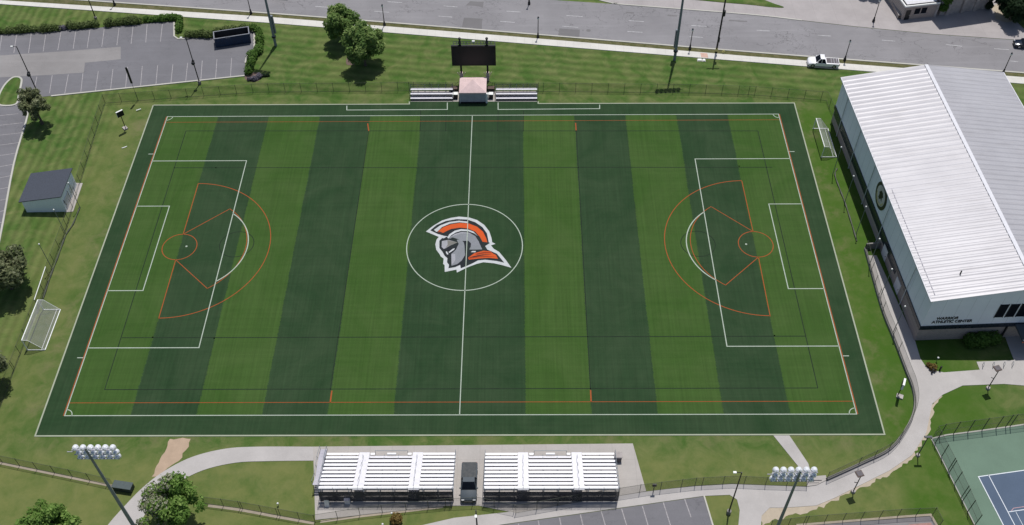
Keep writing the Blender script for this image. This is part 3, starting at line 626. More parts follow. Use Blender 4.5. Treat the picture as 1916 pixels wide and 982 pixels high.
tree('parking_tree', 'dark tree at the left edge beyond the end of the goal', foot_of((-38, 688), 4.4), 4.4, 3.4, 'leafd', 6500, 8, .27, 3.0)
tree('path_tree', 'bright green tree with pale blossom beside the lower left path', foot_of((322, 945), 5.2), 5.2, 4.6, 'leafb', 9500, 9, .2, 3.8, second=('leafw', -.2, 2600), lo=.13, hi=.26, nl=80)
tree('path_tree', 'bushy green tree at the bottom edge left of the left floodlight mast', foot_of((92, 985), 4.6), 4.6, 4.2, 'leafb', 11000, 10, .2, 3.4, lo=.13, hi=.26, nl=80)
tree('street_tree', 'dark dense tree in the top right corner beside the buildings', foot_of((1902, 8), 3.6), 3.6, 3.6, 'leafx', 12000, 11, .27, 3.4)
tree('street_tree', 'leafy tree at the top edge over the pale forecourt', tuple(G(1628, -14)), 4.6, 2.6, 'leaf', 5000, 12, .26, 2.3)
def hedge(name, label, pts, r, h, mt, dens=260, seed=20, cat='hedge', jit=.35):
    P = [Vector((p[0], p[1], 0)) for p in pts]; lob = []; rg = random.Random(seed)
    o = P[0].copy()
    for a, b in zip(P, P[1:]):
        k = max(1, int((b - a).length / (r * .8)))
        for i in range(k + 1):
            p = a.lerp(b, i / k) - o; s = rg.uniform(1 - jit, 1.1)
            lob.append((p.x + rg.uniform(-.2, .2), p.y + rg.uniform(-.2, .2), h * .5 * s, max(r, h * .5) * s * .95))
    me = leaf_mesh('foliage', mt, lob, min(16000, dens * len(lob)), .17, seed, .7, .1)
    t = thing(name, label, cat, o); put('foliage', me, t)
    m = MB()
    for x, y, z, s in lob: m.tube((x, y, -.05), (x + .05, y, z), .06, .03, 5).tube((x, y, .1), (x + .25, y + .2, z * .9), .03, .02, 4)
    part('stem', m, 'bark', t); return t
def hx(*a): return [G(x * q, y * q) for x, y in a]
hedge('clipped_hedge', 'long dull green hedge along the upper parking edge, leftmost', [G(-60, 66)] + hx((0, 240), (110, 232), (220, 226), (330, 220), (428, 214)), .95, 1.35, 'leafbush', 230, 21)
hedge('clipped_hedge', 'tiny gappy shrub row between the two longest hedges', hx((448, 208), (490, 205)), .5, .8, 'leafgr', 120, 22)
hedge('clipped_hedge', 'hedge left of the lamp pole gap on the upper parking edge', hx((505, 205), (600, 198), (685, 190)), .95, 1.5, 'leafbush', 240, 23)
hedge('clipped_hedge', 'hedge right of the lamp pole gap with a brownish end', hx((775, 182), (890, 172), (1005, 163)), .95, 1.5, 'leafbush', 240, 24)
hedge('clipped_hedge', 'bright hedge turning the corner around the parking notch', hx((1045, 155), (1150, 148), (1270, 140), (1292, 150), (1292, 225)), .9, 1.45, 'leafhedge', 250, 25)
hedge('clipped_hedge', 'hedge to the left of and behind the blue dumpster', hx((1355, 262), (1450, 262), (1535, 258), (1600, 235), (1700, 225), (1780, 215)), .85, 1.3, 'leafbush', 240, 26)
hedge('clipped_hedge', 'bright green hedge wrapping the end of the parking lot right of the dumpster', hx((1815, 222), (1855, 235), (1862, 300), (1858, 365), (1815, 420), (1800, 470), (1792, 525)), .95, 1.5, 'leafhedge', 300, 27)
hedge('ornamental_shrub', 'low greyish shrub cluster in the mulch bed by the hedge end', hx((1790, 575), (1830, 570), (1860, 560)), .5, .8, 'leafgr', 220, 28, 'shrub')
hedge('ornamental_shrub', 'small dark shrub right of the mulch bed', hx((1885, 548), (1915, 540)), .4, .5, 'leafx', 160, 29, 'shrub')
hedge('rounded_bush', 'long rounded dark bush in the shade of the athletic center', PX((1815, 641), (1835, 641), (1853, 640)), 1.25, 1.8, 'leafhedge', 900, 30, 'bush', .12)
hedge('ornamental_shrub', 'bronze leaved shrub at the lawn corner in front of the athletic center', PX((1739, 685), (1746, 689)), .6, 1.0, 'leafbr', 220, 31, 'shrub')
hedge('ornamental_shrub', 'bronze leaved shrub below the left bleacher at the bottom edge', PX((739, 976), (743, 977)), .55, 1.5, 'leafbr', 260, 32, 'shrub')

# ------------------------------------------------------------------ athletic center
A0 = G(1710, 637); BR = math.atan2(2.1, 49.2); BL, BWD, EH, RH = 49.3, 27.6, 9.5, 11.6
gym = thing('athletic_center', 'large hall with white ribbed metal roof and grey siding right of the field', 'building', (A0.x, A0.y, 0), BR)
half = BWD / 2
m = MB(); m.extr([(0, 3.5), (BWD, 3.5), (BWD, EH - .05), (half, RH - .05), (0, EH - .05)], 0, BL); part('siding', m, 'siding', gym)
m = MB()
for i in range(1, 24): m.span((-.012, i * 2.05, 3.5), (0.0, i * 2.05 + .05, EH - .2))
for i in range(1, 13): m.span((i * 2.05, -.012, 3.5), (i * 2.05 + .04, 0, EH))
part('panel_joint', m, 'joint', gym)
m = MB(); m.span((-.14, -.14, 2.75), (BWD + .1, BL + .1, 3.5)); part('dark_band', m, 'band', gym)
m = MB(); m.span((.02, .02, -.1), (BWD, BL, 2.75)); part('brick_base', m, 'brick', gym)
# ribbed roof, both slopes
m = MB(); per = 1.07; ny = int(BL / per) + 1
def slope(x0, z0, x1, z1):
    ys = []; y = -.25
    while y < BL + .3:
        for dy, dz in ((0, 0), (.46, 0), (.66, .075), (.92, .075)): ys.append((min(y + dy, BL + .3), dz))
        y += per
    vs = []; 
    for yy, dz in ys: vs += [(x0, yy, z0 + dz), (x1, yy, z1 + dz)]
    m.add(vs, [(2 * i, 2 * i + 1, 2 * i + 3, 2 * i + 2) for i in range(len(ys) - 1)])
slope(-.35, EH - .02, half, RH + .03); slope(half, RH + .03, BWD + .35, EH - .02)
rf = part('roof', m, 'roofw', gym)
m = MB(); m.span((half - .3, -.3, RH + .06), (half + .3, BL + .3, RH + .15)); part('ridge_cap', m, 'fascia', rf)
part('gutter', MB().span((-.5, -.3, EH - .22), (-.36, BL + .3, EH + .02)), 'fascia', rf); part('gutter', MB().span((BWD + .36, -.3, EH - .22), (BWD + .5, BL + .3, EH + .02)), 'fascia', rf)
m = MB()
for y in np.arange(.8, 22, .55): m.span((.35, y, EH + .11), (.43, y + .4, EH + .2))
part('snow_guard', m, 'alug', rf)
m = MB(); m.tube((4.8, 3.9, EH + .6), (4.8, 3.9, EH + 1.5), .1); part('vent_pipe', m, 'dark', rf)
for x in (10.2, 11.75, 13.3, 14.85, 16.4, 17.95):
    m = MB(); m.span((x, -.06, 5.0), (x + 1.15, .02, 7.9)); wn = part('window', m, 'glass', gym)
    f_ = MB(); f_.span((x - .07, -.09, 4.93), (x, 0, 7.97)); f_.span((x + 1.15, -.09, 4.93), (x + 1.22, 0, 7.97)); part('frame', f_, 'dark', wn)
m = MB(); m.span((13.9, -3.2, 3.0), (22, -.15, 3.35)); cn = part('entrance_canopy', m, 'cark', gym)
m = MB(); m.span((13.86, -3.24, 2.9), (22, -3.12, 3.06)); part('canopy_edge', m, 'orange', cn)
m = MB(); m.span((12.8, -.3, 0), (12.95, 0, 2.75)); part('downpipe', m, 'dark', gym)
for yy in (8.6, 15.4):
    m = MB(); m.span((-.06, yy, .1), (.03, yy + 1.9, 2.3)); d_ = part('door', m, 'doorg', gym); h_ = MB(); h_.span((-.12, yy + .2, 1.0), (-.06, yy + .3, 1.15)); part('handle', h_, 'dark', d_)
for k_, body, z, x, wd in ((0, 'WARRIOR', 4.92, 1.75, 3.25), (1, 'ATHLETIC CENTER', 4.12, 1.35, 5.9)):
    cu = bpy.data.curves.new('lettering', 'FONT'); cu.body = body; cu.size = .82; cu.extrude = .03; cu.offset = .014; cu.materials.append(K['dark'])
    o = bpy.data.objects.new('lettering', cu); COL.objects.link(o); bpy.context.view_layer.update()
    s_ = wd / max(.1, o.dimensions.x); me_ = bpy.data.meshes.new_from_object(o.evaluated_get(bpy.context.evaluated_depsgraph_get())); bpy.data.objects.remove(o); o = put('lettering', me_, gym); o.location = (x, -.035, z); o.rotation_euler = (RAD(90), 0, 0); o.scale = (s_, 1, 1)
part('clerestory_window', MB().span((-.05, 11.5, 1.7), (.03, BL - .4, 2.745)), 'band', gym)
for px in ((1575, 227), (1598, 287), (1625, 354), (1652, 425), (1698, 543)):
    lv = Matrix.Rotation(-BR, 3, 'Z') @ (G(px[0], px[1], 3.5) - A0)
    part('downpipe', MB().tube((-.2, lv.y, .05), (-.2, lv.y, EH - .2), .07, n=7), 'pipe', gym, True)
# round emblem on the long wall
Ec = G(1646, 369, 6.4); lx = (Matrix.Rotation(-BR, 3, 'Z') @ (Vector(Ec) - A0)); ey = lx.y; ez = ZAT((A0.x + (Matrix.Rotation(BR, 3, 'Z') @ Vector((0, ey, 0))).x, A0.y + (Matrix.Rotation(BR, 3, 'Z') @ Vector((0, ey, 0))).y, 0), 369)
ez = 6.7
def disc(r, x0, x1): return MB().tube((x0, ey, ez), (x1, ey, ez), r, n=36)
bd = part('wall_emblem', disc(2.3, -.10, -.02), 'black', gym)
part('emblem_disc', disc(1.72, -.14, -.102), 'walk', bd)
m = MB(); rr = [(-.145 - .002, ey + 1.45 * math.cos(t), ez + 1.45 * math.sin(t)) for t in np.linspace(math.pi * 1.05, math.pi * 1.95, 16)]
m.pipe(rr, .09, 5); part('emblem_arc', m, 'yellow', bd)
m = MB(); hp = [(-.8, .2), (-.3, .9), (.4, 1.0), (.95, .5), (.6, .1), (.9, -.5), (.2, -.35), (-.1, -.9), (-.6, -.7), (-.5, -.1)]
vs = [(-.155, ey - a_, ez + b_) for a_, b_ in hp]; tri = tessellate_polygon([[Vector((a_, b_, 0)) for a_, b_ in hp]]); m.add(vs, tri); part('emblem_helmet', m, 'dark', bd)
# bicycle racks on the plaza
hoop = MB().pipe([(-.35, 0, 0)] + [(.35 * math.cos(t) , 0, .55 + .3 * math.sin(t)) for t in np.linspace(math.pi, 0, 8)] + [(.35, 0, 0)], .035, 6).mesh('bicycle_rack', K['galv'], True)
for i, x in enumerate((1838, 1857, 1877, 1893)):
    o = put('bicycle_rack', hoop, None, G(x, 686 - i * .5), (0, 0, RAD(70)))
    tag(o, ['leftmost of the four steel hoop racks on the plaza', 'steel hoop rack just left of the panel lamp head', 'steel hoop rack just right of the panel lamp head', 'rightmost of the four steel hoop racks on the plaza'][i], 'bike rack', 'bicycle racks on the plaza')
# pit end wall beside the hall
pw = PX((1618, 466), (1650, 463)); 
single('pit_end_wall', MB().ribbon(pw, .25, 1.3, z0=0), 'wallc', 'short concrete end wall closing the walkway beside the hall', 'wall')

# ------------------------------------------------------------------ shed
s0 = G(50.5, 397); s1 = G(125, 396); sz = .1
ang = math.atan2(s1.y - s0.y, s1.x - s0.x); wdt = (s1 - s0).length
bk = G(57.4, 320, 3.0); dep = 5.2
shed = thing('storage_shed', 'small white shed with dark shingle roof beside the left fence', 'shed', s0, ang)
dep = 6.3; hl, hr = 2.45, 3.45
m = MB(); vs = [(0, 0, 0), (wdt, 0, 0), (wdt, dep, 0), (0, dep, 0), (0, 0, hl), (wdt, 0, hr), (wdt, dep, hr), (0, dep, hl)]
m.add(vs, [(0, 1, 5, 4), (1, 2, 6, 5), (2, 3, 7, 6), (3, 0, 4, 7), (4, 5, 6, 7), (3, 2, 1, 0)]); part('wall', m, 'shedw', shed)
m = MB(); sl_ = (hr - hl) / wdt
rv = [(x, y, hl + .01 + sl_ * x) for x, y in ((-.45, -.12), (wdt + .3, -.12), (wdt + .3, dep + .4), (-.45, dep + .4))]
m.add(rv + [(x, y, z + .14) for x, y, z in rv], [(3, 2, 1, 0), (4, 5, 6, 7), (0, 1, 5, 4), (1, 2, 6, 5), (2, 3, 7, 6), (3, 0, 4, 7)]); part('roof', m, 'shingle', shed)
for y0, y1, mt in ((.6, 2.6, 'doorg'), (3.4, 4.5, 'white')):
    m = MB(); m.span((wdt, y0, .05), (wdt + .06, y1, 2.1)); d_ = part('door', m, mt, shed); m = MB(); m.span((wdt + .06, y0 + .1, .95), (wdt + .12, y0 + .2, 1.1)); part('handle', m, 'dark', d_)
m = MB(); m.span((wdt + .06, .45, 1.5), (wdt + .12, .55, 2.2)); m.span((wdt + .0, 2.65, .05), (wdt + .05, 2.75, 2.2)); part('trim', m, 'dark', shed)
struct('shed_slab', MB().slab(PX((122, 397.5), (137, 396), (155, 343), (140, 342.5)), 0, .08), 'pad')

# ------------------------------------------------------------------ buildings at top right
b0 = G(1686, 38); b1 = G(1750, 31); hB = ZAT(b0, 11.5)
ba = math.atan2(b1.y - b0.y, b1.x - b0.x); bw = (b1 - b0).length
bb = thing('corner_shop', 'grey brick corner building with white roof edge at the top edge', 'building', b0, ba)
part('wall', MB().span((0, 0, 0), (bw, 13, hB - .3)), 'brick', bb)
part('roof', MB().span((.35, .35, hB - .35), (bw - .3, 12.7, hB - .12)), 'fascia', bb)
m = MB(); m.span((-.1, -.1, hB - .3), (bw, .18, hB)); m.span((-.1, .18, hB - .3), (.18, 13, hB)); part('parapet', m, 'white', bb)
m = MB(); m.span((.2, .2, hB - .1), (bw, .5, hB + .02)); m.span((.2, .5, hB - .1), (.5, 13, hB + .02)); part('parapet_inner', m, 'black', bb)
for x in (2.3, 3.7):
    w_ = part('window', MB().span((x, -.05, 1.2), (x + 1.1, .02, 2.5)), 'glass', bb); part('frame', MB().span((x - .1, -.09, 1.05), (x + 1.2, 0, 1.2)), 'stone', w_)
d_ = part('door', MB().span((.5, -.05, 0), (1.5, .02, 2.3)), 'black', bb); part('handle', MB().span((1.3, -.1, 1), (1.4, -.05, 1.2)), 'rimm', d_)
part('column', MB().span((bw - .5, -.12, 0), (bw, .02, 2.9)), 'stone', bb)
i0 = G(1757, 29); i1 = G(1852, 15); ia = math.atan2(i1.y - i0.y, i1.x - i0.x); iw = (i1 - i0).length; ih = 13.2
iv = thing('ivy_building', 'tall grey stone building hung with ivy next to the corner building', 'building', i0, ia)
part('wall', MB().span((0, 0, 0), (iw, 12, ih)), 'stone', iv)
part('parapet', MB().span((-.1, -.1, ih), (iw + .1, 12.1, ih + .4)), 'white', iv)
m = MB()
for x in (1.2, 4.4, 7.2): m.span((x, -.35, 0), (x + .7, .02, 5.2))
part('buttress', m, 'stone', iv)
for x in (2.2, 5.4): part('window', MB().span((x, -.06, 4.5), (x + 1.3, .02, 6.6)), 'glass', iv)
lb = [(x, -.1, z, rr_) for x, z, rr_ in ((.3, 2, .9), (.5, 4, 1.1), (.3, 6, 1.2), (1.1, 5.5, 1.0), (.6, 8, 1.2), (3.2, 7, .8), (3.6, 8.5, .9), (3.0, 9.5, .9), (6.6, 7, .6))]
put('ivy', leaf_mesh('ivy', 'leafhedge', lb, 5000, .2, 41, .6), iv)
lb = [(iw - .6, -.2, z, .8) for z in (1, 3, 5, 7)]; put('ivy', leaf_mesh('ivy', 'leafx', lb, 2500, .2, 42, .6), iv)
pw = thing('brick_garden_wall', 'low brown brick wall with pale coping left of the corner building', 'wall', G(1681, 36))
part('wall', MB().ribbon(PX((1681, 36), (1660, -6)), .35, .9, z0=0), 'brick', pw, world=True); part('coping', MB().ribbon(PX((1681, 36), (1660, -6)), .42, .96, z0=.9), 'stone', pw, world=True)
m = MB()
rg = random.Random(3)
rub = struct('stone_yard', MB().sheet(ragged(PX((1856, 16), (1872, 2), (1882, 20), (1900, 34), (1888, 42), (1862, 36)), .6, .3), .062), 'sand')

# ------------------------------------------------------------------ spectator bleachers
def bleacher(loc, label):
    t = thing('bleacher', label, 'bleacher', loc, 0, 'white aluminium bleachers on the spectator pad'); Lx = 17.5; rows = 10; dp = .69; a1, a2 = (4.35, 5.85), (11.6, 13.1)
    for i in range(rows):
        y = -i * dp; z = .5 + i * .235
        xs = [(0, a1[0]), (a1[1], a2[0]), (a2[1], Lx)]
        if i == 0: xs = [(0, a1[0]), (a1[1] + .1, 6.55), (8.2, 9.4), (11.0, a2[0] - .1), (a2[1], Lx)]
        if i == 1: xs = [(0, a1[0]), (a2[1], Lx)]
        if i == rows - 1: xs = [(0, Lx)]
        for x0, x1 in xs: part('seat_plank', MB().span((x0, y - .145, z - .045), (x1, y + .145, z)), 'alu', t)
        if i == rows - 1: continue
        m = MB(); m.span((0, y - dp + .17, z - .27), (Lx, y - .16, z - .24)); part('foot_plank', m, 'aisle', t)
    for a_ in (a1, a2):
        m = MB()
        for i in range(rows):
            y = -i * dp; z = .5 + i * .235; m.span((a_[0] + .05, y - .30, z - .2), (a_[1] - .05, y + .30, z - .14)); m.span((a_[0] + .15, y + .12, z - .30), (a_[1] - .15, y + .36, z - .235))
        part('aisle_steps', m, 'aisle', t)
        m = MB(); xc = (a_[0] + a_[1]) / 2
        for i in (1, 3, 5, 7, 9):
            y = -i * dp; z = .5 + i * .235; m.tube((xc, y, z - .2), (xc, y, z + .7), .025, n=5)
            if i < 9: m.tube((xc, y, z + .7), (xc, y - 1.1 * dp, z + .7 + 1.1 * .235), .025, n=5)
        part('aisle_handrail', m, 'galv', t)
    m = MB(); yb = -rows * dp + .1; zb = .5 + 9 * .235
    for x in np.linspace(.1, Lx - .1, 10):
        m.tube((x, yb, 0), (x, yb, zb + .1), .04, n=5); m.tube((x, yb, zb - .3), (x, .1, .1), .04, n=5); m.tube((x, -3, 0), (x, -3, 1.2), .04, n=5); m.tube((x, yb + .05, .2), (x, -3, 1.1), .03, n=5)
        m.tube((x, yb, zb + .05), (x, yb, zb + 1.05), .025, n=5)
    part('understructure', m, 'galv', t)
    m = MB()
    for z in (zb + 1.05, zb + .75, zb + .45): m.tube((0, yb, z), (Lx, yb, z), .018, n=5)
    for x in (0.0, Lx):
        for k_ in (.55, 1.0): m.tube((x, .1, .5 + k_), (x, yb, zb + k_), .022, n=5)
        for i in range(0, 10, 2): m.tube((x, -i * dp, .3 + i * .235), (x, -i * dp, 1.5 + i * .235), .022, n=5)
    part('guardrail', m, 'galv', t)
    m = MB(); m.add([(0, yb - .06, .04), (Lx, yb - .06, .04), (Lx, yb - .06, zb + .05), (0, yb - .06, zb + .05)], [(0, 1, 2, 3)]); part('rear_screen', m, 'scr', t)  # dark sheet added to paint the shade beneath the rear seats
    m = MB(); m.span((6.6, .1, 1.05), (11, .16, 1.12)); m.tube((6.6, .13, 0), (6.6, .13, 1.1), .03); m.tube((11, .13, 0), (11, .13, 1.1), .03); part('front_rail', m, 'galv', t)
    return t
bl = bleacher((-17.75, -38.35, .07), 'white aluminium bleacher left of the slate truck')
m = MB(); m.span((-1.0, -3.6, .75), (-.1, -1.0, .82)); m.add([(-1.0, -1.0, .8), (-.1, -1.0, .8), (-.1, 1.0, .05), (-1.0, 1.0, .05)], [(0, 1, 2, 3)])
for i in range(6): m.span((-1.0, -3.9 - i * .3, .95 + i * .16), (-.1, -3.6 - i * .3, 1.0 + i * .16))
part('access_ramp', m, 'alug', bl)
m = MB()
for x in (-1.02, -.1):
    m.pipe([(x, .9, .95), (x, -1, 1.7), (x, -3.6, 1.75), (x, -5.3, 2.7)], .03)
    for y, z in ((.9, .1), (-1, .8), (-2.3, .8), (-3.6, .8), (-5.3, 1.7)): m.tube((x, y, 0), (x, y, z + .95), .03)
part('ramp_rail', m, 'galv', bl)
bleacher((3.75, -38.4, .07), 'white aluminium bleacher right of the slate truck')

# ------------------------------------------------------------------ team benches, tent, scoreboard
def team_bench(px, label):
    a, b = G(px[0], 190), G(px[1], 190); t = thing('team_bench', label, 'team bench', a, 0, 'tiered team benches by the halfway line'); Lx = (b - a).length
    for i in range(3):
        y = .45 + i * .75; z = .45 + i * .42; part('seat_plank', MB().span((.1, y - .16, z - .05), (Lx - .1, y + .16, z)), 'aisle', t)
        part('foot_plank', MB().span((.1, y + .2, z - .2), (Lx - .1, y + .6, z - .16)), 'alug', t)
    m = MB()
    for x in np.linspace(.15, Lx - .15, 7): m.tube((x, .3, .05), (x, 2.25, 1.2), .035, n=5); m.tube((x, 2.4, 0), (x, 2.4, 2.1), .035, n=5); m.tube((x, .45, 0), (x, .45, .4), .03, n=5)
    part('frame', m, 'galv', t)
    m = MB()
    for z in (1.6, 2.1): m.tube((0, 2.42, z), (Lx, 2.42, z), .04, n=5)
    for x in (0, Lx): m.tube((x, 2.4, 2.1), (x, .2, 1.0), .03, n=5); m.tube((x, .2, 0), (x, .2, 1.0), .03, n=5)
    part('back_rail', m, 'poleg', t)
    part('back_screen', MB().add([(0, 2.46, 1.0), (Lx, 2.46, 1.0), (Lx, 2.46, 2.1), (0, 2.46, 2.1)], [(0, 1, 2, 3)]), 'linkd', t)
    part('front_panel', MB().span((.1, .2, .02), (Lx - .1, .24, .38)), 'poleg', t)
team_bench((767, 848), 'tiered silver team bench left of the pink tent'); team_bench((927, 1006), 'tiered silver team bench right of the pink tent')
struct('bench_apron', MB().sheet(PX((768, 190), (1005, 190), (1003, 170), (770, 170)), .026), 'pad')
ta, tb = G(861, 193), G(909.5, 193); tw_ = (tb - ta).length; 
tent = thing('canopy_tent', 'faded pink and white canopy tent with grey front wall below the scoreboard', 'tent', ta)
td, th = 4.3, 2.5
m = MB()
for x, y in ((0, 0), (tw_, 0), (0, td), (tw_, td)): m.tube((x, y, 0), (x, y, th), .05)
part('frame', m, 'white', tent)
m = MB(); c4 = [(-.1, -.1, th), (tw_ + .1, -.1, th), (tw_ + .1, td + .1, th), (-.1, td + .1, th)]; apx = (tw_ / 2, td / 2, th + 1.25)
m.add(c4 + [apx], [(0, 1, 4), (1, 2, 4), (2, 3, 4), (3, 0, 4)]); m.add(c4 + [(x, y, z - .3) for x, y, z in c4], [(i, (i + 1) % 4, 4 + (i + 1) % 4, 4 + i) for i in range(4)]); part('roof', m, 'pink', tent)
part('front_wall', MB().span((.05, -.02, .12), (tw_ - .05, .02, th - .3)), 'canv', tent)
part('front_skirt', MB().span((.1, -.12, 0), (tw_ - .1, -.03, .35)), 'black', tent)
part('corner_banner', MB().span((tw_ + .02, -.1, .05), (tw_ + .3, .3, th - .3)), 'white', tent)
sF = G(864, 152); sG = G(913, 152); sx = (sG - sF).length
scb = thing('scoreboard', 'large blank black video scoreboard on two posts behind the tent', 'scoreboard', sF)
z0, z1 = ZAT(sF, 121), ZAT(sF, 84.5)
m = MB(); xc = sx / 2; hw = 4.05
part('screen', MB().span((xc - hw, -.3, z0), (xc + hw, -.22, z1)), 'screen', scb)
part('cabinet', MB().span((xc - hw, -.22, z0 - .02), (xc + hw, .05, z1 + .05)), 'dark', scb)
for x in (0, sx):
    part('post', MB().span((x - .17, .06, 0), (x + .17, .4, z1 + .6)), 'dark', scb); part('horn_speaker', MB().lathe((x, .2, z1 + .75), [(.12, .3), (.2, 0), (.32, -.4)], 10, (0, .6, .8)).ball((x, .25, z1 + 1.25), .28, 8), 'black', scb)
    pp = part('post_pad', MB().span((x - .26, -.02, .02), (x + .26, .5, 1.9)), 'pink', scb, .0); part('pad_brace', MB().tube((x - .7, .3, 1.9), (x, .3, .3), .06).tube((x + .7, .3, 1.9), (x, .3, .3), .06), 'pink', scb)
m = MB()
for y, z in ((.5, z1), (1.1, z1 + .0)): m.tube((xc - hw + .4, y, z), (xc + hw - .4, y, z), .05, n=5)
for i in range(13):
    x = xc - hw + .3 + i * (2 * hw - .6) / 12; m.tube((x, .05, z1), (x + .25, 1.1, z1), .03, n=5); m.tube((x, 1.1, z0 + .5), (x, 1.1, z1), .03, n=5); m.tube((x + .3, .05, z1), (x, 1.1, z1), .03, n=5)
part('rear_truss', m, 'poleg', scb)
part('aerial_box', MB().span((xc - .25, .6, z1 + .1), (xc + .25, .9, z1 + .4)), 'white', scb)
for px, lab in (((853, 183), 'black bin with white lid left of the pink tent'), ((919, 183), 'black bin with white lid right of the pink tent')):
    t = thing('drink_bin', lab, 'bin', G(*px)); part('body', MB().box((0, 0, .5), (.75, .7, 1.0), 0, 1.06), 'black', t, bevel=.04); part('lid', MB().box((0, 0, 1.05), (.85, .8, .1)), 'white', t, bevel=.03); part('side_panel', MB().span((-.62, -.3, .02), (-.46, .3, 1.05)), 'white', t)
for px, lab in (((850, 172), 'dark crate stack behind the left bin and bench'), ((919, 171.5), 'dark crate stack behind the right bin and bench')):
    t = thing('equipment_crate', lab, 'crate', G(*px)); part('body', MB().box((0, 0, .5), (1.2, .8, 1.0)), 'dark', t, bevel=.03); part('lid', MB().box((0, 0, 1.03), (1.25, .85, .06)), 'mulch', t)

# ------------------------------------------------------------------ goals
def goal(loc, rz, w_, label):
    t = thing('soccer_goal', label, 'goal', loc, rz, 'portable soccer goals'); H_, d0, d1 = 2.44, .8, 2.6; r = .075   # mouth along +y at x=0, base toward +x
    part('goal_post', MB().tube((0, 0, 0), (0, 0, H_), r), 'goalw', t); part('goal_post', MB().tube((0, w_, 0), (0, w_, H_), r), 'goalw', t)
    part('crossbar', MB().tube((0, 0, H_), (0, w_, H_), r), 'goalw', t)
    m = MB()
    for y in (0, w_): m.tube((-.1, y, .06), (d1, y, .06), r * .95).tube((0, y, H_), (d0, y, H_ - .05), .035).tube((d0, y, H_ - .05), (d1, y, .06), .035)
    m.tube((d1, 0, .06), (d1, w_, .06), r * .95).tube((d1 - .55, 0, .06), (d1 - .55, w_, .06), .045); part('base_frame', m, 'goalw', t)
    m = MB(); m.add([(0, 0, H_), (0, w_, H_), (d0, w_, H_ - .05), (d0, 0, H_ - .05), (d1, 0, .08), (d1, w_, .08), (0, 0, .08), (0, w_, .08)], [(0, 1, 2, 3), (3, 2, 5, 4), (0, 3, 4, 6), (1, 2, 5, 7)]); part('net', m, 'net', t)
gl, gr = G(52, 655), G(1537, 294)
goal(gl, 0, 7.6, 'white soccer goal parked against the left fence'); goal(gr, 0, 7.4, 'white soccer goal parked beside the athletic center')
m = MB(); pa, pb = G(64, 561, 2.44), G(85, 499, 2.44); t = thing('loose_crossbar', 'long white pole propped along the left fence above the goal', 'pole', (pa.x, pa.y, 0))
part('bar', MB().tube(pa, pb, .06), 'goalw', t, True, world=True); part('prop', MB().tube((pa.x, pa.y, 0), pa, .03).tube((pb.x, pb.y, 0), pb, .03), 'npole', t, world=True)

# ------------------------------------------------------------------ poles and lamps
def floodlight(head_px, Hh, label, rz, off=0.0):
    p = G(head_px[0], head_px[1], Hh); return floodlight_at((p.x, p.y, 0), Hh, label, rz, off)
_lamp = None
def floodlight_at(loc, Hh, label, rz, off=0.0):
    global _lamp
    t = thing('floodlight_mast', label, 'floodlight', loc, rz, 'stadium floodlight masts')
    part('pole', MB().tube((0, 0, -.2), (0, 0, 6), .28, .25, 12).tube((0, 0, 6), (0, 0, Hh + .4), .25, .12, 12), 'galv', t, True)
    part('control_box', MB().span((-.35, -.75, 2.6), (.35, -.34, 6.6)), 'galv', t); part('step_ring', MB().tube((0, 0, 2.0), (0, 0, 2.2), .45, n=12), 'dark', t)
    m = MB()
    for k_, dy in enumerate((0, .9, 1.9)): m.tube((off - 2.3, 0, Hh - .9 * k_), (off + 2.3, 0, Hh - .9 * k_), .07, n=6)
    m.tube((off - 2.9, 0, Hh - .35), (off - 2.2, 0, Hh - .35), .05); part('crossarm', m, 'alug', t)
    if _lamp is None:
        ax = (0, .78, -.62)
        _lamp = (MB().lathe((0, 0, 0), [(.05, -.38), (.2, -.34), (.3, -.18), (.35, 0), (.37, .1)], 14, ax).mesh('floodlight_lamp', K['lampw'], True), MB().lathe((0, 0, 0), [(.33, .101), (.33, .115)], 14, ax).mesh('lens', K['lens']), MB().tube((0, 0, -.25), (0, -.05, .25), .04).mesh('bracket', K['alug']))
    for k_ in range(3):
        for i in range(6):
            x = off - 2.0 + i * .8 + (.1 if k_ == 1 else 0); o = put('floodlight_lamp', _lamp[0], t, (x, .3, Hh - .05 - .9 * k_)); put('lens', _lamp[1], o); put('bracket', _lamp[2], o, (0, -.25, .1))
    return t
HM = 26.5
floodlight((161, 842), HM, 'floodlight mast at the lower left with white lamp rows over the lawn', 0, .75)
floodlight((1497, 884), HM, 'floodlight mast at the lower right with white lamp rows over the stairs', 0, -.45)
floodlight_at(tuple(G(1262, 112)), 26.8, 'grey floodlight mast on the north lawn right of the scoreboard', math.pi + RAD(6))
floodlight_at(tuple(G(516, 85)), 24.0, 'grey floodlight mast near the blue dumpster and hedge', math.pi - RAD(14))
def street_lamp(foot, h, label, rz=0, group='black street lamps along the road'):
    t = thing('street_lamp', label, 'street lamp', foot, rz, group)
    part('base', MB().lathe((0, 0, 0), [(.28, 0), (.26, .5), (.17, .7), (.14, 1.1), (.1, 1.2)], 10), 'dark', t, True); part('pole', MB().tube((0, 0, 1.1), (0, 0, h - .5), .09, .07, 8), 'dark', t, True)
    part('lantern', MB().lathe((0, 0, h - .55), [(.09, 0), (.2, .1), (.23, .35), (.12, .5)], 10), 'white', t, True); part('finial', MB().lathe((0, 0, h - .06), [(.2, 0), (.06, .16), (.02, .3)], 8), 'dark', t, True)
    return t
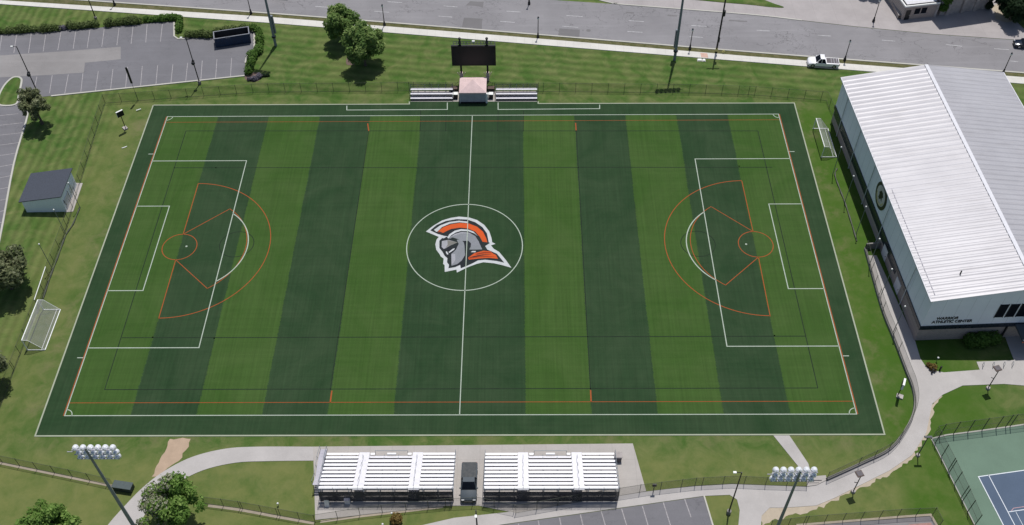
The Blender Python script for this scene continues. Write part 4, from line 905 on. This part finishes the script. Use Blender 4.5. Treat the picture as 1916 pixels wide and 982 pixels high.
for f_, h, lab in (((215, 10), 4.9, 'street lamp on the verge above the hedge gap, far left'), ((470, 26), 4.9, 'street lamp on the verge above the blue dumpster'), ((719.6, 48), 4.9, 'street lamp on the verge right of the two lawn trees'), ((1006.5, 70.5), 4.8, 'street lamp on the verge right of the scoreboard'), ((1290.6, 92.6), 4.8, 'street lamp on the verge beside the salmon paving'), ((1580, 113.5), 4.7, 'street lamp on the verge behind the white pickup'), ((1876, 138), 4.8, 'street lamp behind the back right corner of the hall roof')):
    street_lamp(G(*f_), h, lab)
street_lamp(G(1634, 41), 5.2, 'street lamp across the road in front of the brick garden wall'); street_lamp(G(990, 8), 5.2, 'street lamp across the road at the top edge above the scoreboard')
def lot_lamp(foot, h, label, ball=None, rz=0, group='parking lot lamps'):
    t = thing('parking_lamp', label, 'lamp post', foot, rz, group); part('base', MB().tube((0, 0, -.1), (0, 0, .7), .3, n=10), 'wallc', t); part('pole', MB().tube((0, 0, .7), (0, 0, h), .11, .075, 8), 'dark', t, True)
    part('arm', MB().tube((0, 0, h - .1), (-.7, 0, h), .05), 'dark', t); part('lamp_head', MB().box((-.85, 0, h), (.42, .3, .14)), 'white', t, bevel=.03)
    if ball: part('camera_dome', MB().ball((0, -.25, ball), .36, 10).box((0, 0, ball + .3), (.4, .4, .3)), 'black', t, True)
    return t
lot_lamp(G(374, 157), 10.6, 'tall dark lamp post at the right side of the upper parking lot', 5.0); lot_lamp(G(70, 172), 10.4, 'tall dark lamp post rising behind the olive parking tree', 4.2); lot_lamp(G(180, 37), 8.5, 'dark lamp post standing in the hedge gap')
lot_lamp(G(1363, 960), 10.6, 'dark lamp post on the grass patch beside the lower parking lot'); lot_lamp(G(893, 990), 5.2, 'dark lamp post below the slate truck at the bottom edge', rz=RAD(90))
def panel_lamp(foot, h, label):
    t = thing('panel_lamp', label, 'lamp post', foot, 0, 'square headed lamps along the promenade'); part('base', MB().tube((0, 0, -.1), (0, 0, .35), .32, .28, 10), 'stone', t); part('pole', MB().tube((0, 0, .3), (0, 0, h), .075, .06, 8), 'poleg', t, True)
    part('lamp_head', MB().box((-.2, .2, h + .1), (.95, .9, .16), .3), 'mulch', t, bevel=.04); part('glass_panel', MB().box((-.2, .2, h + .2), (.75, .7, .03), .3), 'bed', t); part('side_arm', MB().tube((0, 0, h * .55), (-.45, 0, h * .6), .05), 'poleg', t); return t
panel_lamp(G(1596, 920), 4.3, 'square headed lamp on the outer edge of the promenade bend'); panel_lamp(G(1848, 727), 4.6, 'square headed lamp beside the bicycle racks')
t = thing('court_lamp', 'thin dark lamp post between the promenade and tennis court', 'lamp post', G(1717, 852)); part('pole', MB().tube((0, 0, 0), (0, 0, 4.7), .08, .06, 8), 'poleg', t, True); part('lamp_head', MB().box((0, 0, 4.75), (1.0, .3, .16)), 'poleg', t); part('base', MB().tube((0, 0, 0), (0, 0, .3), .3, .25, 10), 'stone', t)
u0 = G(1340, 97.6); t = thing('utility_pole', 'tall dark wooden utility pole on the verge near the salmon paving', 'utility pole', u0)
part('pole', MB().tube((0, 0, -.2), (0, 0, 15.5), .19, .13, 10), 'dark', t, True); part('collar', MB().tube((0, 0, .3), (0, 0, .9), .24, n=10), 'yellow', t); part('transformer', MB().tube((.1, -.3, 8.6), (.1, -.3, 9.7), .3, n=10), 'dark', t, True); part('junction_box', MB().span((-.2, -.4, 2.6), (.2, -.15, 3.6)), 'dark', t)
part('crossarm', MB().span((-1.2, -.1, 14.6), (1.2, .1, 14.8)), 'dark', t)
t = thing('feather_banner', 'slim pole with a narrow dark banner behind the left end of the north fence', 'flag', G(258, 187)); part('pole', MB().tube((0, 0, 0), (0, 0, 7.6), .04, .03, 6), 'npole', t, True); part('banner', MB().box((.0, 0, 5.7), (.4, .16, 3.6)), 'dark', t, bevel=.05)
for f_, lab in (((150, 389), 'net pole at the shed slab on the left side'), ((124, 439), 'net pole on the left below the shed'), ((98, 503), 'net pole on the left above the loose white pole')):
    t = thing('net_pole', lab, 'pole', G(*f_), 0, 'ball net poles left of the field'); part('pole', MB().tube((0, 0, 0), (0, 0, 5.8), .055, .045, 7), 'npole', t, True); part('cap', MB().ball((0, 0, 5.85), .13, 8), 'white', t, True)
for f_, lab in (((1558, 326), 'net pole on the right beside the parked goal'), ((1580, 380), 'net pole on the right level with the wall emblem'), ((1602, 437), 'net pole on the right at the end of the dark net roll'), ((1626, 497), 'net pole on the right by the pit end wall'), ((1648, 553), 'net pole on the right beside the first grey door'), ((1671, 622), 'net pole on the right nearest the front corner of the hall')):
    t = thing('net_pole', lab, 'pole', G(*f_), 0, 'ball net poles right of the field'); part('pole', MB().tube((0, 0, 0), (0, 0, 6.2), .06, .05, 7), 'npole', t, True); part('cap', MB().ball((0, 0, 6.25), .14, 8), 'white', t, True)
for pts, lab in ((((150, 388), (137, 420), (124, 440), (110, 478), (96, 515), (81, 560)), 'dark rolled net lying along the left poles'), (((1566, 316), (1562, 328), (1570, 352), (1580, 378), (1591, 412), (1603, 452)), 'dark rolled net lying along the right poles')):
    P = [Vector((*p, .14)) for p in smooth_line(PX(*pts), 5)]; o = P[0].copy(); m = MB()
    for i, (a_, b_) in enumerate(zip(P, P[1:])): m.tube(a_ - o, b_ - o, .11 + .04 * math.sin(i * 1.7), .11 + .04 * math.sin(i * 1.7 + 1.7), 7)
    single('rolled_net', m, 'fpost', lab, 'net', None, True, o)
def shot_clock(foot, h, rz, label):
    t = thing('shot_clock', label, 'clock', foot, rz, 'corner shot clocks'); part('pole', MB().tube((0, 0, 0), (0, 0, h - .9), .07, n=8), 'dark', t, True); part('base', MB().box((0, .3, .12), (.7, .9, .24)), 'stone', t); m = MB().box((0, 0, h - .4), (1.25, .28, 1.15)); part('cabinet', m, 'white', t)
    part('display', MB().box((0, -.16, h - .4), (1.22, .04, 1.12)), 'screen', t); return t
shot_clock(G(236, 242), 4.1, RAD(42), 'black shot clock on a pole at the back left corner of the field')
shot_clock(G(1679, 741), 3.4, RAD(-114), 'shot clock seen edge-on at the front right corner of the field')

# ------------------------------------------------------------------ vehicles
def wheel(t, x, y, r=.36):
    s = 1 if y > 0 else -1; wv = part('wheel', MB().tube((x, y - .12, r), (x, y + .12, r), r, n=18), 'tyre', t, True); part('rim', MB().tube((x, y + s * .10, r), (x, y + s * .135, r), r * .6, n=12), 'rimm', wv)
def loft(m, rings):
    """rings: list of (y half-width factor profile) closed loops joined in order"""
    n = len(rings[0]); o = len(m.v); m.v += [p for r in rings for p in r]
    for k_ in range(len(rings) - 1):
        for i in range(n): m.f.append((o + k_ * n + i, o + k_ * n + (i + 1) % n, o + (k_ + 1) * n + (i + 1) % n, o + (k_ + 1) * n + i))
    m.f.append(tuple(o + i for i in range(n - 1, -1, -1))); m.f.append(tuple(o + (len(rings) - 1) * n + i for i in range(n))); return m
def vehicle(loc, rz, kind, paint, label, Lv=4.7, Wv=1.84, Hv=1.5):
    """front toward +x"""
    t = thing({'pickup': 'pickup_truck', 'suv': 'parked_car', 'sedan': 'parked_car'}[kind], label, 'pickup truck' if kind == 'pickup' else 'car', loc, rz)
    h = Lv / 2; hw = Wv / 2; zb = .32; zh = .98 if kind != 'pickup' else 1.08; zd = zh - .02
    prof = [(-h, .55), (-h + .08, .38), (h - .15, .36), (h, .55), (h - .03, .78), (h - .25, zh - .12), (h - 1.25, zh), (-h + .1, zd), (-h, zd - .15)]
    rings = []
    for y, sx, dz in ((-hw, .965, -.07), (-hw + .12, 1, 0), (hw - .12, 1, 0), (hw, .965, -.07)): rings.append([(x * sx, y, z + (dz if z > .7 else -dz * .3)) for x, z in prof])
    body = loft(MB(), rings); b_ = part('body', body, paint, t, True)
    if kind == 'pickup': c0, c1, w0, w1 = h - 1.35, -.35, .75, .35
    elif kind == 'suv': c0, c1, w0, w1 = h - 1.2, -h + .25, .7, .35
    else: c0, c1, w0, w1 = h - 1.35, -h + .75, .85, .7
    lo_ = [(c0, -hw + .06), (c0, hw - .06), (c1, hw - .06), (c1, -hw + .06)]; hi_ = [(c0 - w0, -hw + .26), (c0 - w0, hw - .26), (c1 + w1, hw - .26), (c1 + w1, -hw + .26)]
    m = MB(); vs = [(x, y, zd - .03) for x, y in lo_] + [(x, y, Hv - .04) for x, y in hi_]; m.add(vs, [(i, (i + 1) % 4, 4 + (i + 1) % 4, 4 + i) for i in range(4)]); part('windows', m, 'glass', t)
    m = MB(); m.add([(x, y, Hv - .04) for x, y in hi_] + [(x * .985, y * .96, Hv) for x, y in hi_], [(i, (i + 1) % 4, 4 + (i + 1) % 4, 4 + i) for i in range(4)] + [(4, 5, 6, 7)]); part('roof', m, paint, t)
    m = MB()
    for i in range(4): m.tube(vs[i], vs[4 + i], .06, .05, 6)
    xm = (c0 + c1) / 2 - .1
    for s in (-1, 1): m.tube((xm, s * (hw - .06), zd - .03), (xm, s * (hw - .25), Hv - .04), .05, n=6)
    part('pillars', m, paint, t)
    for x in (h - .85, -h + .95):
        for y in (-hw + .1, hw - .1): wheel(t, x, y, .36 if kind == 'sedan' else .39)
    for s in (-1, 1):
        part('headlight', MB().box((h - .1, s * (hw - .3), .76), (.16, .4, .16)), 'chrome', t); part('tail_light', MB().box((-h + .02, s * (hw - .15), .8), (.08, .2, .22)), 'red', t); part('mirror', MB().box((c0 - .25, s * (hw + .08), zd + .12), (.14, .2, .14)), paint, t)
    part('bumper', MB().box((h - .02, 0, .48), (.2, Wv * .9, .2)), 'black' if paint != 'carw' else 'rimm', t)
    return t, h, hw, zd, c1
pk = G(1540, 122); pka = G(1514, 118); pkb = G(1570, 123)
vt, h, hw, zd, c1 = vehicle((pk.x - .1, pk.y, .12), math.pi - RAD(5), 'pickup', 'carw', 'white pickup truck parked on the sidewalk by the hall', 5.8, 2.0, 1.88)
part('cargo_bed', MB().span((-h + .18, -hw + .2, zd - .1), (c1 - .15, hw - .2, zd + .012)), 'bed', vt)
m = MB()
for x in (-h + .5, -h + 1.0, -h + 1.5): m.span((x, -hw + .2, zd + .02), (x + .1, hw - .2, zd + .06))
part('bed_slats', m, 'rimm', vt)
st_ = G(877, 943); vt, h, hw, zd, c1 = vehicle((st_.x + .0, st_.y + 2.85, .07), -math.pi / 2, 'pickup', 'cark', 'slate grey pickup truck with dark bed cover between the bleachers', 5.6, 2.1, 1.95)
part('bed_cover', MB().span((-h + .1, -hw + .12, zd - .05), (c1 - .1, hw - .12, zd + .05)), 'cover', vt)
vp = G(1916, 90); vehicle((vp.x + .5, vp.y + .5, .02), math.pi - RAD(8), 'suv', 'card', 'dark navy car cut off by the right edge of the road', 4.7, 1.85, 1.6)
vp = G(521, -7); vehicle((vp.x, vp.y, .02), math.pi - RAD(7), 'sedan', 'carb', 'black car at the top edge on the road above the mast', 4.6, 1.82, 1.45)

# ------------------------------------------------------------------ dumpster and small things
d0, d1 = G(405, 90), G(470.5, 80); da = math.atan2(d1.y - d0.y, d1.x - d0.x); dl = (d1 - d0).length; dh = 2.1; dw = 2.4
t = thing('roll_off_dumpster', 'long blue open-top dumpster in the upper parking lot', 'dumpster', d0, da)
m = MB(); tk_ = .1
m.span((0, 0, .15), (dl, tk_, dh)); m.span((0, dw - tk_, .15), (dl, dw, dh)); m.span((0, tk_, .15), (tk_, dw - tk_, dh)); m.span((dl - tk_, tk_, .15), (dl, dw - tk_, dh)); part('body', m, 'blue', t)
part('floor', MB().span((tk_, tk_, .15), (dl - tk_, dw - tk_, .6)), 'rust', t)
m = MB(); m.span((.11, dw - .13, .6), (dl - .11, dw - .104, dh - .01)); m.span((.102, .11, .6), (.12, dw - .14, dh - .01)); m.span((dl - .12, .11, .6), (dl - .102, dw - .14, dh - .01)); part('inner_lining', m, 'rust', t)
m = MB(); m.span((-.06, -.06, dh), (dl + .06, .12, dh + .1)); m.span((-.06, dw - .12, dh), (dl + .06, dw + .06, dh + .1)); m.span((-.06, .12, dh), (.12, dw - .12, dh + .1)); m.span((dl - .12, .12, dh), (dl + .06, dw - .12, dh + .1)); part('rim', m, 'rim', t)
m = MB()
for x in np.linspace(.3, dl - .3, 9): m.span((x - .05, -.08, .2), (x + .05, 0, dh))
part('rib', m, 'blue', t)
for x in (.6, dl - .6):
    for y in (.3, dw - .3): part('wheel', MB().tube((x, y - .1, .12), (x, y + .1, .12), .14, n=10), 'tyre', t, True)
m = MB(); m.box((2.6, -.04, dh - .05), (.9, .08, .3)); part('tarp_scrap', m, 'rim', t)
c_ = G(213, 918); c1_ = G(247, 923); ca = math.atan2(c1_.y - c_.y, c1_.x - c_.x); t = thing('storage_bin', 'dark green storage bin at the end of the lower left fence', 'storage bin', c_, ca); wq = (c1_ - c_).length
part('body', MB().span((0, 0, 0), (wq, 1.0, .95)), 'green', t, bevel=.03); part('lid', MB().span((-.05, -.05, .95), (wq + .05, 1.05, 1.05)), 'greent', t, bevel=.03); part('handle', MB().span((wq / 2 - .2, -.1, .7), (wq / 2 + .2, -.05, .78)), 'dark', t)
t = thing('yellow_hydrant', 'small yellow hydrant on the verge right of the utility pole', 'hydrant', G(1353, 100)); part('body', MB().lathe((0, 0, 0), [(.18, 0), (.14, .1), (.14, .6), (.17, .65), (.12, .8), (.03, .9)], 10), 'yellow', t, True); part('nozzle', MB().tube((-.25, 0, .5), (.25, 0, .5), .07), 'yellow', t, True)
for p, lab in (((1309, 112.5), 'larger white utility lid on the grass by the salmon paving'), ((1317, 113), 'smaller white utility lid on the grass by the salmon paving')):
    t = thing('utility_box', lab, 'utility box', G(*p)); s_ = .8 if p[0] == 1309 else .5; part('lid', MB().box((0, 0, .1), (s_, .6, .2), 0, .92), 'white', t, bevel=.03); part('frame', MB().box((0, 0, .02), (s_ + .15, .75, .04)), 'kerb', t)
t = thing('trash_bin', 'black trash bin with pale lid at the right end of the right bleacher', 'bin', G(1156, 861)); part('body', MB().box((0, 0, .55), (.8, .75, 1.1), 0, 1.08), 'bed', t, bevel=.04); part('lid', MB().box((0, .15, 1.16), (1.1, .95, .12)), 'stone', t, bevel=.03)
t = thing('sandwich_board', 'white sandwich board standing behind the left end of the left bleacher', 'sign', G(613, 945)); m = MB(); m.add([(-.3, -.3, 0), (.3, -.3, 0), (.3, -.02, 1.4), (-.3, -.02, 1.4)], [(0, 1, 2, 3)]); m.add([(-.3, .3, 0), (.3, .3, 0), (.3, .02, 1.4), (-.3, .02, 1.4)], [(0, 1, 2, 3)]); part('panel', m, 'white', t); part('hinge', MB().tube((-.32, 0, 1.41), (.32, 0, 1.41), .04), 'dark', t)
t = thing('pale_crate', 'pale grey crate under the rear of the left bleacher', 'crate', G(651, 940)); part('body', MB().box((0, 0, .5), (.7, .6, 1.0)), 'doorg', t, bevel=.03); part('lid', MB().box((0, 0, 1.03), (.76, .66, .07)), 'alug', t)
for p, lab in (((260, 207), 'white hurdle lying on the grass beside the back left field corner'), ((233, 276), 'flat white marker on the grass below the back left shot clock')):
    t = thing('field_hurdle', lab, 'hurdle', G(*p), RAD(30)); part('bar', MB().box((0, 0, .25 if p[0] == 260 else .06), (.9, .14, .1)), 'white', t); part('leg', MB().tube((-.35, 0, 0), (-.35, 0, .25), .03), 'white', t); part('leg', MB().tube((.35, 0, 0), (.35, 0, .25), .03), 'white', t)
t = thing('walkway_sign', 'short dark sign post at the fence right of the right bleacher pad', 'sign', G(1222, 921)); part('post', MB().tube((0, 0, 0), (0, 0, 2.0), .06, n=8), 'dark', t, True); part('panel', MB().box((0, 0, 1.9), (.55, .1, .6)), 'dark', t)
def marker(p, h, lab):
    t = thing('white_marker', lab, 'marker', G(*p), 0); part('post', MB().tube((0, 0, 0), (0, 0, h), .04, n=6), 'npole', t); part('globe', MB().ball((0, 0, h), .15, 10), 'white', t, True)
marker((1752, 676), .9, 'white globe marker on the shaded lawn edge at the hall front'); marker((717, 986), .8, 'white globe marker left of the bronze shrub at the bottom edge'); marker((734, 966), .9, 'white globe marker touching the bronze shrub at the bottom edge'); marker((521, 946), .6, 'white globe marker by the fence left of the bleacher pad')
for p, lab in (((1743, 698), 'short dark bollard at the plaza corner, left one'), ((1758, 693), 'short dark bollard beside the bronze shrub, right one')):
    t = thing('short_bollard', lab, 'bollard', G(*p)); part('post', MB().tube((0, 0, 0), (0, 0, .9), .14, .12, 10), 'dark', t, True); part('cap', MB().ball((0, 0, .9), .15, 8), 'dark', t, True)
